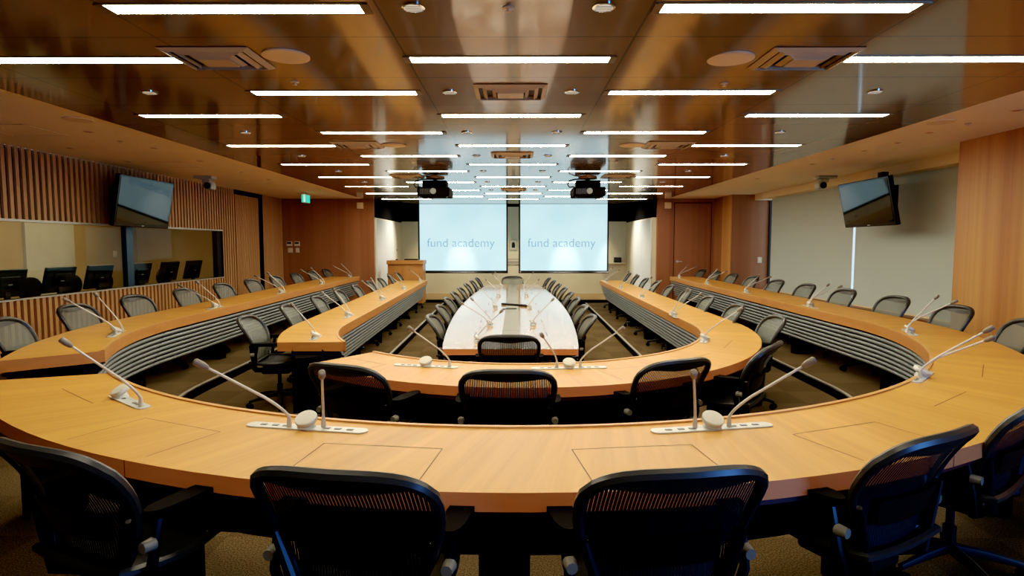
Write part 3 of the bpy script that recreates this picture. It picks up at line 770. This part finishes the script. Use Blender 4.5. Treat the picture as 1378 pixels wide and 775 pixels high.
chair(1.90, 4.30, -1, .75, Z1, 'blue-lit office chair turned side-on at the right of the middle desk bend', 'chairs at the middle desk bend')
G = 'chairs in the foreground'
chair(-.505, 1.585, .16, 1, Z2, 'black office chair in the foreground, back to the viewer, left of centre', G)
chair(.475, 1.60, -.15, 1, Z2, 'black office chair in the foreground, back to the viewer, right of centre', G)
chair(-1.50, 1.79, .42, 1, Z2, 'black office chair at the far left of the foreground', G)
chair(1.43, 1.93, -.55, 1, Z2, 'black office chair with blue-lit top at the right of the foreground', G)
chair(2.22, 2.42, -.75, 1, Z2, 'black office chair at the far right foreground edge behind the blue-lit chair', G)

# ------------------------------------------------------------------ conference microphones
def mic_unit(label, group, loc, dirn, stems, disc=0., length=.5, discside=0.):
    """stems: [(dx,dy, tx,ty,tz)] stem foot offset and tip offset from that foot, world axes"""
    t = thing('microphone_unit', label, 'microphone', loc, 0, group)
    l = sqrt(dirn[0] ** 2 + dirn[1] ** 2); d = (dirn[0] / l, dirn[1] / l); s = (-d[1], d[0])
    w = .034; k = []
    for j in range(20):
        an = 2 * pi * j / 20; ex = (length / 2 - w) * (1 if cos(an) > 0 else -1); a = ex + w * cos(an); b = w * sin(an); k.append((d[0] * a + s[0] * b, d[1] * a + s[1] * b))
    MB().prism(k, 0, .006).build('base_plate', M['plate'], t)
    m = MB()
    for a in (-.36, -.26, -.17, .17, .26, .36):
        m.obox((d[0] * a * length, d[1] * a * length), d, .028, .016, .006, .0085)
    m.build('button_row', M['plate_dark'], t)
    # round loudspeaker on a little tilted stand
    c0 = (d[0] * discside, d[1] * discside)
    a = .50; bx, by = -s[0], -s[1]          # leans toward the user
    if disc: bx, by = -bx, -by
    def rot(p):
        # tilt disc axis toward (bx,by)
        ux, uy = bx, by
        al = p[0] * ux + p[1] * uy; pe = -p[0] * uy + p[1] * ux
        al2 = al * cos(a) + p[2] * sin(a); z2 = -al * sin(a) + p[2] * cos(a)
        return (ux * al2 - uy * pe, uy * al2 + ux * pe, z2)
    sp = MB().lathe([(.034, -.016), (.046, -.010), (.048, .005), (.045, .010)], 24, (c0[0], c0[1], .042), rot=rot).build('speaker_disc', M['plate'], t, smooth=True)
    MB().lathe([(.042, .0102), (.042, .0115), (.040, .012), (.001, .012)], 24, (c0[0], c0[1], .042), rot=rot).build('speaker_grille', M['speaker_cloth'], sp, smooth=True)
    MB().lathe([(.040, .006), (.036, .018), (.027, .034)], 16, (c0[0], c0[1], 0)).build('speaker_foot', M['plate'], sp, smooth=True)
    for (dx, dy, tx, ty, tz) in stems:
        m = MB(); P0 = (dx, dy, .006); R = sqrt(tx * tx + ty * ty + tz * tz)
        bend = (dx + tx * .04, dy + ty * .04, .085); T = (dx + tx, dy + ty, tz)
        Q = (dx + tx * .27, dy + ty * .27, .085 + (tz - .085) * .26)
        pts = [P0, (dx, dy, .03)]
        for j in range(7):
            q = j / 6; pts.append(tuple((1 - q) ** 2 * (dx, dy, .05)[i] + 2 * q * (1 - q) * bend[i] + q * q * Q[i] for i in range(3)))
        hd = tuple(Q[i] + (T[i] - Q[i]) * .80 for i in range(3)); pts.append(hd)
        rr = [.011, .0105] + [.008 if j == 0 else .0062 for j in range(7)] + [.0052]
        g = m.tube(pts, rr, 8).build('gooseneck', M['mic_grey'], t, smooth=True)
        e = tuple(T[i] - hd[i] for i in range(3))
        hp = [tuple(hd[i] + e[i] * q for i in range(3)) for q in (0, .12, .35, .55, .92, 1.)]
        MB().tube(hp, [.0055, .011, .014, .0148, .014, .009], 10).build('microphone_head', M['mic_head'], g, smooth=True)
    return t
G = 'gooseneck microphones on the outer desk'
mic_unit('single gooseneck microphone at the cut left end of the large outer desk', G, (-1.97, 2.98, ZT2), (.7, -.55), [(.13, -.11, -.25, -.17, .37)], length=.42, discside=-.12)
mic_unit('pair of gooseneck microphones with round speaker, left of centre on foreground desk', G, (-.91, 2.545, ZT2), (1, -.19), [(-.075, .0, -.32, -.16, .33), (.075, -.0, .09, -.28, .31)], length=.57)
mic_unit('pair of gooseneck microphones with round speaker, right of centre on foreground desk', G, (.865, 2.55, ZT2), (1, .19), [(-.08, -.01, -.09, -.26, .31), (.075, .01, .29, -.15, .335)], length=.57)
mic_unit('pair of gooseneck microphones leaning right at the right bend of outer desk', G, (2.47, 3.57, ZT2), (.7, .72), [(-.05, -.06, .26, -.2, .345), (.02, .02, .23, -.24, .28)], length=.42)
RY = [(3.56, 5.42), (3.77, 7.68), (3.85, 10.0), (3.92, 12.25), (4.0, 14.6)]
st = [[(-.05, -.05, .17, -.13, .36), (.02, .06, .30, -.2, .31)], [(-.06, -.08, .20, -.10, .31), (0, .08, .42, -.05, .27)]]
for i, (x, y) in enumerate(RY):
    mic_unit('gooseneck microphone pair on the right outer desk, %s of five from near bend' % ORD[i + 1], G, (x + .06, y, ZT2), (.12 if i else .45, 1), st[0] if i == 0 else st[1], length=.46)
LY = [(-3.56, 5.3), (-3.80, 7.54), (-3.88, 9.9), (-3.95, 12.2), (-4.03, 14.6)]
stl = [[(.05, -.08, -.30, -.2, .35), (0.03, .04, -.17, -.1, .38)], [(.03, -.07, -.42, -.05, .30), (.04, .05, -.24, -.1, .345)]]
for i, (x, y) in enumerate(LY):
    mic_unit('gooseneck microphone pair on the left outer desk, %s of five from near end' % ORD[i + 1], G, (x - .03, y, ZT2), (-.12 if i else -.4, 1), stl[0] if i == 0 else stl[1], length=.46)
G = 'gooseneck microphones on the middle desk'
mls = [(-1.90, 5.70), (-2.06, 7.45), (-2.15, 9.78), (-2.22, 12.1), (-2.30, 14.7)]
for i, (x, y) in enumerate(mls):
    s_ = [(0, .0, -.21, -.05, .345)] if i == 0 else [(-.06, .05, -.30, -.02, .315), (0.0, .04, -.2, -.03, .36)] if i < 4 else [(0, 0, -.28, -.05, .31)]
    mic_unit('gooseneck microphone unit on the left middle desk, %s of five from near end' % ORD[i + 1], G, (x - .03, y, ZT1), (-.08, 1), s_, length=.3 if i == 0 else .42)
mrs = [(1.76, 5.55), (1.99, 7.5), (2.16, 10.2), (2.19, 12.4), (2.24, 14.7)]
for i, (x, y) in enumerate(mrs):
    s_ = [(0, 0, .27, -.2, .335)] if i == 0 else [(-.03, -.03, .17, -.1, .365), (.03, .03, .30, -.1, .30)]
    mic_unit('gooseneck microphone unit on the right middle desk, %s of five from the bend' % ORD[i + 1], G, (x + .03, y, ZT1), (.45 if i == 0 else .06, 1), s_, length=.3 if i == 0 else .42)
mic_unit('single gooseneck microphone leaning left with round speaker, left on the middle bend', G, (-.66, 4.36, ZT1), (1, -.22), [(.18, -.035, -.27, -.18, .325)], length=.5)
mic_unit('two spread gooseneck microphones with round speaker, middle bend right of centre', G, (.40, 4.30, ZT1), (1, .08), [(-.09, 0, -.13, -.28, .295), (.08, 0, .29, -.16, .325)], length=.56)
G = 'gooseneck microphones on the centre table'
for sx, nm in ((-1, 'left'), (1, 'right')):
    for i, y in enumerate((6.1, 7.34, 9.4, 11.6, 14.1)):
        if i == 0 and sx > 0: continue
        x = cx + sx * .27
        if i == 0: x, s_ = -.38, [(0, 0, .26, .03, .33)]
        elif i in (1, 4) and sx < 0: s_ = [(-.02, -.03, -.34, -.05, .30), (.02, .03, -.26, 0, .345)] if i == 1 else [(0, 0, -.23, 0, .33), (.01, .03, -.17, 0, .36)]
        elif i == 4: s_ = [(0, 0, .22, 0, .36), (0, .03, -.1, 0, .38)]
        else: s_ = [(0, 0, sx * .26, 0, .34)]
        lb = 'gooseneck microphone on the %s half of centre table, %s from the near end' % (nm, ORD[i + 1] if sx < 0 else ORD[i])
        mic_unit(lb, G, (x, y, ZT0), (0, 1), s_, length=.16, discside=.0)

# ------------------------------------------------------------------ ceiling lights
def make_light():
    t = thing('ceiling_light', '', 'ceiling light')
    L, W = 1.25, .125
    MB().box(-L / 2 + .012, L / 2 - .012, -W / 2 + .012, W / 2 - .012, -.0045, -.001).build('diffuser', M['lamp'], t)
    b = MB(); b.box(-L / 2 - .02, L / 2 + .02, -W / 2 - .008, -W / 2 + .012, -.004, 0); b.box(-L / 2 - .02, L / 2 + .02, W / 2 - .012, W / 2 + .008, -.004, 0); b.box(-L / 2 - .03, -L / 2 + .012, -W / 2, W / 2, -.006, 0); b.box(L / 2 - .012, L / 2 + .03, -W / 2, W / 2, -.006, 0)
    b.build('frame', M['lamp_frame'], t)
    return t
lp = make_light(); first = True
ROWS = ORD[1:]
cols = [(-.03, 0, 'centre column'), (-1.327 - .03, -.8, 'left inner column'), (1.327 - .0, -.8, 'right inner column'), (-2.70, 0, 'far left column'), (2.67, 0, 'far right column')]
for x, dy, nm in cols:
    for k in range(8):
        y = 3.778 + dy + 1.6 * k
        o = lp if first else copy_tree(lp); first = False
        o.location = (x, y, ZC); o['label'] = 'long narrow lit ceiling light in the %s, %s from the near end' % (nm, ORD[k + 1]); o['group'] = 'linear ceiling lights'

for x, y, nm in ((-1.357, 1.378, 'left inner column'), (1.327, 1.378, 'right inner column'), (-.03, .578, 'centre column')):  # unseen fixtures continuing the grid, added to brighten the front desk edge
    o = copy_tree(lp); o.location = (x, y, ZC); o['label'] = 'long narrow lit ceiling light in the %s, added unseen above the viewer' % nm; o['group'] = 'linear ceiling lights'
# vents, speakers, downlights, sprinklers
def make_vent():
    t = thing('ceiling_vent', '', 'vent')
    w, d = .27, .21
    for i, s in enumerate((1., .76, .50)):
        b = MB(); a, c = w * s, d * s; q = .86 if i < 2 else .80
        O_ = [(-a, -c), (a, -c), (a, c), (-a, c), (-a, -c)]; I_ = [(x * q, y * q) for x, y in O_]
        b.strip([(x, y, -.004 - .004 * i) for x, y in O_], [(x, y, -.022 - .004 * i) for x, y in I_]); b.strip([(x, y, -.022 - .004 * i) for x, y in I_], [(x, y, -.004) for x, y in I_])
        b.build('frame' if i == 0 else 'louvre', M['vent_tan'], t)
    MB().box(-w * .98, w * .98, -d * .98, d * .98, -.003, -.001).build('backing', M['black'], t)
    MB().box(-w * .36, w * .36, -d * .36, d * .36, -.034, -.004).build('centre_plate', M['vent_tan'], t)
    return t
vt = make_vent(); first = True
for x, y, nm in ((-1.82, 3.74, 'near left'), (1.78, 3.76, 'near right'), (-.03, 4.55, 'near centre'), (-.03, 7.69, 'second centre'), (-1.80, 6.9, 'second left'), (1.76, 6.93, 'second right'), (-1.80, 10.05, 'far left'), (1.73, 10.06, 'far right'), (-.02, 12.45, 'farthest centre')):
    o = vt if first else copy_tree(vt); first = False
    o.location = (x, y, ZC); o['label'] = 'square louvred air vent in the metal ceiling, %s one' % nm; o['group'] = 'ceiling air vents'
def make_spk():
    t = thing('ceiling_speaker', '', 'speaker')
    MB().lathe([(.14, 0), (.14, -.008), (.125, -.010)], 32).build('rim', M['cream'], t, smooth=True)
    MB().lathe([(.124, -.002), (.124, -.011), (.001, -.014)], 32).build('grille', M['cream'], t, smooth=True)
    return t
sk = make_spk(); first = True
for x, y, nm in ((-1.39, 3.70, 'near left'), (1.33, 3.76, 'near right'), (-1.39, 6.93, 'farther left'), (1.35, 6.94, 'farther right')):
    o = sk if first else copy_tree(sk); first = False
    o.location = (x, y, ZC); o['label'] = 'round pale ceiling speaker, %s one beside an air vent' % nm; o['group'] = 'ceiling speakers'
def make_down():
    t = thing('downlight', '', 'downlight')
    MB().lathe([(.056, 0), (.056, -.006), (.046, -.008)], 24).build('rim', M['chrome'], t, smooth=True)
    MB().lathe([(.045, -.003), (.045, -.009), (.001, -.009)], 20).build('lens', M['down_glow'], t, smooth=True)
    b = MB()
    for k in range(4): b.box(-.04, .04, -.03 + k * .02, -.028 + k * .02, -.012, -.009)
    b.build('baffle', M['pale_strip'], t)
    return t
dl = make_down(); first = True
for k in range(7):
    for x, nm in ((-.49, 'left of the centre lights'), (.43, 'right of the centre lights'), (-2.75, 'in the far left lights column'), (2.70, 'in the far right lights column')):
        y = 2.96 + 1.6 * k
        if abs(x) > 2 and k == 0: continue
        o = dl if first else copy_tree(dl); first = False
        o.location = (x, y, ZC); o['label'] = 'small round downlight %s, %s from the near end' % (nm, ORD[k + 1 - (abs(x) > 2)]); o['group'] = 'small round downlights'
def make_spr():
    t = thing('ceiling_sprinkler', '', 'sprinkler')
    MB().lathe([(.022, 0), (.022, -.004), (.009, -.007), (.008, -.018), (.014, -.019), (.014, -.022), (.001, -.022)], 16).build('body', M['cream'], t, smooth=True)
    MB().lathe([(.03, .0), (.03, -.003), (.026, -.004)], 16).build('escutcheon', M['trim_metal'], t, smooth=True)
    return t
sp = make_spr(); first = True
for x, y, z, nm in ((-.03, 2.97, ZC, 'metal ceiling at the top centre'), (-1.55, 4.28, ZC, 'metal ceiling beyond the near left vent'), (1.49, 4.33, ZC, 'metal ceiling beyond the near right vent'), (-4.57, 6.98, ZS, 'left plaster ceiling'), (4.49, 6.01, ZS, 'right plaster ceiling near the wood wall'), (-4.5, 9.9, ZS, 'left plaster ceiling above the wall camera'), (4.43, 8.4, ZS, 'right plaster ceiling halfway along'), (-1.4, 8.3, ZC, 'metal ceiling between lights, left of centre'), (1.4, 8.3, ZC, 'metal ceiling between lights, right of centre')):
    o = sp if first else copy_tree(sp); first = False
    o.location = (x, y, z); o['label'] = 'small ceiling sprinkler on the %s' % nm; o['group'] = 'ceiling sprinklers'
def make_sd():
    t = thing('soffit_downlight', '', 'downlight')
    MB().lathe([(.05, 0), (.05, -.004), (.04, -.006)], 20).build('rim', M['cream'], t, smooth=True)
    MB().lathe([(.032, -.003), (.032, -.008), (.001, -.008)], 16).build('lens', M['copper_metal'], t, smooth=True)
    return t
sd = make_sd(); first = True
for side, P in (('left', [(-4.52, 6.39), (-4.47, 7.46), (-5.51, 7.45), (-5.56, 8.64), (-4.50, 8.6), (-4.5, 11.0)]), ('right', [(4.43, 6.47), (4.48, 5.42), (4.50, 7.12), (4.42, 8.95), (4.45, 7.7), (4.4, 10.9)])):
    for i, (x, y) in enumerate(P):
        o = sd if first else copy_tree(sd); first = False
        o.location = (x, y, ZS); o['label'] = 'tiny recessed fitting in the %s plaster ceiling, %s of the six there' % (side, ['nearest wall-side' if False else 'first', 'second', 'third', 'fourth', 'fifth', 'sixth'][i]); o['group'] = 'recessed fittings in the plaster ceilings'
for x, y, nm in ((-4.19, 5.79, 'left'), (4.16, 5.93, 'right')):
    t = thing('ceiling_speaker', 'flush round cover in the %s plaster ceiling near the metal edge' % nm, 'speaker', (x, y, ZS), 0, 'flush covers in the plaster ceilings')
    MB().lathe([(.13, 0), (.13, -.006), (.12, -.008)], 28).build('rim', M['soffit'], t, smooth=True)
    MB().lathe([(.118, -.004), (.118, -.0085), (.001, -.0085)], 28).build('cover', M['cream'], t, smooth=True)
for i, (x, y) in enumerate(((-5.2, 6.3), (-5.1, 9.0), (-5.0, 11.5))):
    t = thing('access_hatch', 'flush square access hatch in the left plaster ceiling, %s from the near end' % ORD[i + 1], 'hatch', (x, y, ZS), 0, 'access hatches in the left plaster ceiling')
    b = MB(); a = .3
    for q in ((-a, a, -a, -a + .012), (-a, a, a - .012, a), (-a, -a + .012, -a, a), (a - .012, a, -a, a)): b.box(*q, -.006, 0)
    b.build('frame', M['cream'], t)
    MB().box(-a + .012, a - .012, -a + .012, a - .012, -.003, 0).build('lid', M['soffit'], t)

# ------------------------------------------------------------------ projectors
for x, nm in ((-1.36, 'left'), (1.25, 'right')):
    t = thing('projector', 'black projector hanging from the ceiling in front of the %s screen' % nm, 'projector', (x, 10.3, ZC), 0, 'ceiling projectors')
    MB().box(-.27, .27, -.30, .30, -.33, -.18).build('housing', M['black_matt'], t, bevel=.02)
    MB().box(-.20, .20, -.16, .16, -.17, -.06).build('bracket', M['black_matt'], t)
    MB().tube([(0, 0, -.14), (0, 0, 0)], .04, 12).build('pole', M['dark_metal'], t)
    MB().lathe([(.16, 0), (.16, -.02), (.12, -.03)], 24).build('ceiling_plate', M['copper_metal'], t, smooth=True)
    b = MB()
    for k in range(6): b.box(-.22 + k * .03, -.205 + k * .03, -.306, -.30, -.30, -.21)
    b.build('vent_grille', M['dark_metal'], t)
    MB().lathe([(.06, 0), (.06, .05), (.045, .06)], 20, (.10, .30, -.25), rot=lambda p: (p[0], p[2], p[1])).build('lens', M['mirror_black'], t, smooth=True)
    b = MB(); b.lathe([(.05, 0), (.05, .012), (.04, .015)], 16, (.0, -.30, -.25), rot=lambda p: (p[0], -p[2], p[1])); b.build('rear_knob', M['plate_dark'], t)
    b = MB(); b.tube([(-.24, -.1, -.16), (-.32, -.1, -.17), (-.35, -.1, -.12), (-.32, -.1, -.06), (-.22, -.05, -.03), (-.05, 0, -.02)], .012, 8); b.build('cable', M['wire'], t, smooth=True)
    for sx in (-1, 1):
        MB().lathe([(.015, 0), (.015, .03), (.02, .035)], 10, (sx * .22, -.24, -.36)).build('foot', M['dark_metal'], t)

# ------------------------------------------------------------------ wall televisions
def television(side, label, x, y, z, w, h, tilt, back):
    t = thing('television', label, 'television', (x, y, z), 0, 'wall televisions')
    s = side                                    # +1: screen faces +x
    def R(p): a = -tilt * s; return (p[0] * cos(a) - p[2] * sin(a), p[1], p[0] * sin(a) + p[2] * cos(a))
    def part(q, nm, m, **k): q.v = [R(p) for p in q.v]; return q.build(nm, m, t, **k)
    f = lambda a, b: (min(a * s, b * s), max(a * s, b * s))
    part(MB().box(*f(-.07, 0), -w / 2, w / 2, -h / 2, h / 2), 'housing', M['black_gloss'], bevel=.008)
    part(MB().box(*f(0, .004), -w / 2 + .03, w / 2 - .03, -h / 2 + .055, h / 2 - .03), 'screen', M['mirror_black'])
    part(MB().box(*f(0, .003), -.03, .03, -h / 2 + .018, -h / 2 + .028), 'badge', M['silver'])
    part(MB().box(*f(-.16, -.07), -w * .36, w * .36, -h * .40, h * .40), 'back_cover', M['black'], bevel=.02)
    b = MB(); b.box(*f(-back, -.14), -.15, .15, -.12, .12); b.box(*f(-back, -back + .03), -.3, .3, -.25, .25); b.build('wall_bracket', M['black'], t)
    return t
television(1, 'black television on the slatted left wall tilted down reflecting the screens', -5.72, 9.27, H + .645, 1.36, .76, radians(10), .358)
tv = television(-1, 'black television hung before the right-hand blinds tilted down', 5.24, 8.98, H + .615, 1.28, .70, radians(12), .30)
MB().box(.20, .30, -.05, .05, .0, ZS - H - .615 - .12).build('ceiling_pole', M['black'], tv)

# ------------------------------------------------------------------ cameras, signs, switches
for s, x, nm in ((1, -5.42, 'left'), (-1, 5.42, 'right')):
    zt = ZS
    t = thing('conference_camera', 'small white dome camera under the %s plaster ceiling beside the television' % nm, 'camera', (x, 10.5, zt))
    MB().box(-.16, .16, -.10, .10, -.05, 0).build('ceiling_plate', M['plate'], t, bevel=.01)
    MB().box(-.07 + s * .04, .07 + s * .04, -.07, .07, -.12, -.05).build('neck', M['plate'], t, bevel=.015)
    MB().box(-.075 + s * .08, .075 + s * .08, -.085, .085, -.24, -.10).build('head', M['plate'], t, bevel=.03)
    MB().lathe([(.055, 0), (.055, .02), (.035, .03)], 18, (s * .08 + s * .0, -.085, -.17), rot=lambda p: (p[0], -p[2], p[1])).build('lens', M['black_gloss'], t, smooth=True)
t = thing('exit_sign', 'small green lit exit sign hanging from the left plaster ceiling', 'sign', (-4.80, 13.75, ZS))
MB().box(-.045, .045, -.15, .15, -.24, -.05).build('housing', M['white_plastic'], t)
MB().box(-.04, .005, -.156, -.15, -.23, -.06).build('green_face', M['green'], t)
MB().box(.008, .04, -.156, -.15, -.23, -.06).build('white_face', M['sign_white'], t)
MB().box(.045, .049, -.14, .14, -.23, -.06).build('side_face', M['green'], t)
MB().tube([(0, 0, -.05), (0, 0, 0)], .012, 8).build('stem', M['white_plastic'], t)
def wallbox(name, label, cat, loc, w, h, d, extra=None, m='white_plastic'):
    t = thing(name, label, cat, loc)
    MB().box(-w / 2, w / 2, -d, 0, -h / 2, h / 2).build('housing', M[m], t, bevel=.008)
    if extra == 'display': MB().box(-w * .4, w * .4, -d - .004, -d, .0, h * .36).build('display', M['black'], t)
    if extra == 'switch': MB().box(-w * .25, w * .25, -d - .006, -d, -h * .25, h * .25).build('button', M['cream'], t)
    if extra == 'grille': MB().box(-w * .4, w * .4, -d - .004, -d, -h * .4, h * .4).build('grille', M['cream'], t)
    return t
wallbox('thermostat', 'left one of two thermostats on the wooden end wall at left', 'thermostat', (-5.90, YB, H + .03), .15, .12, .03, 'display')
wallbox('thermostat', 'right one of two thermostats on the wooden end wall at left', 'thermostat', (-5.70, YB, H + .03), .14, .12, .03, 'display')
wallbox('wall_switch', 'wide switch plate below the left thermostat on the wooden end wall', 'switch', (-5.88, YB, H - .14), .13, .13, .02, 'switch')
wallbox('wall_switch', 'narrow switch plate below the right thermostat on the wooden end wall', 'switch', (-5.69, YB, H - .14), .10, .13, .02, 'switch')
wallbox('wall_speaker', 'square beige speaker high on the left wooden end wall', 'speaker', (-4.02, YB, H + 1.02), .16, .16, .08, 'grille', 'cream')
wallbox('wall_speaker', 'square beige speaker high on the right wooden end wall', 'speaker', (3.98, YB, H + 1.02), .16, .16, .08, 'grille', 'cream')
t = thing('wall_switch', 'pale switch plate on the dark wooden pillar beside the blinds', 'switch', (5.88, 14.32, H - .36))
MB().box(-.05, .05, -.02, 0, -.07, .07).build('housing', M['white_plastic'], t); MB().box(-.025, .025, -.026, -.02, -.035, .035).build('button', M['cream'], t)

# ------------------------------------------------------------------ blinds
for y0, y1, nm in ((7.09, 10.44, 'nearer, under the television'), (10.52, 13.86, 'farther, next to the wooden pillar')):
    t = thing('roller_blind', 'pale roller blind drawn down over the window, the one %s' % nm, 'blind', (XW, (y0 + y1) / 2, H - 1.05), 0, 'roller blinds')
    h = (y1 - y0) / 2
    MB().box(-.003, .003, -h, h, 0, 2.14).build('fabric', M['blind'], t)
    MB().box(-.012, .012, -h, h, -.03, .012).build('bottom_bar', M['cream'], t)
    MB().tube([(.06, -h, 2.10), (.06, h, 2.10)], .03, 12).build('roller', M['dark_metal'], t, smooth=True)

# ------------------------------------------------------------------ lights
def area(name, loc, rot, sx, sy, power, col):
    l = bpy.data.lights.new(name, 'AREA'); l.shape = 'RECTANGLE'; l.size = sx; l.size_y = sy; l.energy = power; l.color = col
    o = bpy.data.objects.new(name, l); COL.objects.link(o); o.location = loc; o.rotation_euler = rot; return o
def spot(name, loc, target, power, ang_, col, blend=.6):
    from mathutils import Vector
    l = bpy.data.lights.new(name, 'SPOT'); l.energy = power; l.spot_size = ang_; l.spot_blend = blend; l.color = col; l.shadow_soft_size = .05
    o = bpy.data.objects.new(name, l); COL.objects.link(o); o.location = loc
    o.rotation_euler = (Vector(target) - Vector(loc)).to_track_quat('-Z', 'Y').to_euler(); return o
# added spots imitating projector hotspots on the screens; assumed stage spots wash the wall behind
spot('hotspot_fill', (-1.5, 15.6, ZC - .05), (-1.52, 16.74, H - .64), 380, radians(33), (1, .95, .85), 1)
spot('hotspot_fill', (1.42, 15.6, ZC - .05), (1.42, 16.74, H - .64), 380, radians(33), (1, .95, .85), 1)
spot('hotspot_fill', (2.72, 15.8, ZC - .05), (2.72, 16.74, H - .58), 300, radians(33), (1, .95, .85), 1)
for x in (-2.4, -.8, .8, 2.4): spot('assumed_stage_spot', (x, 18.3, 3.0), (x, YS, .35), 120, radians(70), (1, .80, .52), .8)  # assumed unseen spots lighting the wall behind the screens
spot('alcove_fill', (-1.9, 17.9, 2.95), (-3.68, 17.3, 1.5), 330, radians(75), (1, .95, .85), .9)  # both alcove spots are added, unseen, to brighten the whiteboards
spot('alcove_fill', (1.9, 17.9, 2.95), (3.66, 17.3, 1.5), 330, radians(75), (1, .95, .85), .9)
# assumed lamp, itself unseen, added to light the interpreters' room
area('assumed_booth_lamp', (-7.6, 10.5, 2.65), (0, 0, 0), 1.2, 4.0, 42, (1, .72, .38))
# added blue fill for an assumed cool source behind the camera; no window built
area('assumed_blue_fill', (4.7, -1.3, 1.15), (radians(90), 0, radians(55)), 1.6, 1.3, 140, (.10, .36, 1.))

w = bpy.data.worlds.new('world'); SC.world = w; w.use_nodes = True
w.node_tree.nodes['Background'].inputs[0].default_value = (.72, .83, 1, 1); w.node_tree.nodes['Background'].inputs[1].default_value = 1.1

# ------------------------------------------------------------------ camera
cam = bpy.data.cameras.new('camera'); co = bpy.data.objects.new('camera', cam); COL.objects.link(co)
cam.sensor_width = 36; cam.lens = 36 * 800 / 1378; cam.clip_start = .05
co.location = (0, 0, H); co.rotation_euler = (pi / 2 - .0723, 0, 3.5 / 800)
SC.camera = co
SC.view_settings.view_transform = 'Standard'; SC.view_settings.look = 'None'
SC.view_settings.use_curve_mapping = True
cm = SC.view_settings.curve_mapping; c = cm.curves[3]
c.points[0].location = (0, 0); c.points[1].location = (1, 1)
for q in ((.008, .0012), (.025, .018), (.055, .056), (.12, .150), (.3, .385), (.6, .66)): c.points.new(*q)
cm.update()
SC.view_settings.exposure = 0; SC.view_settings.gamma = 1
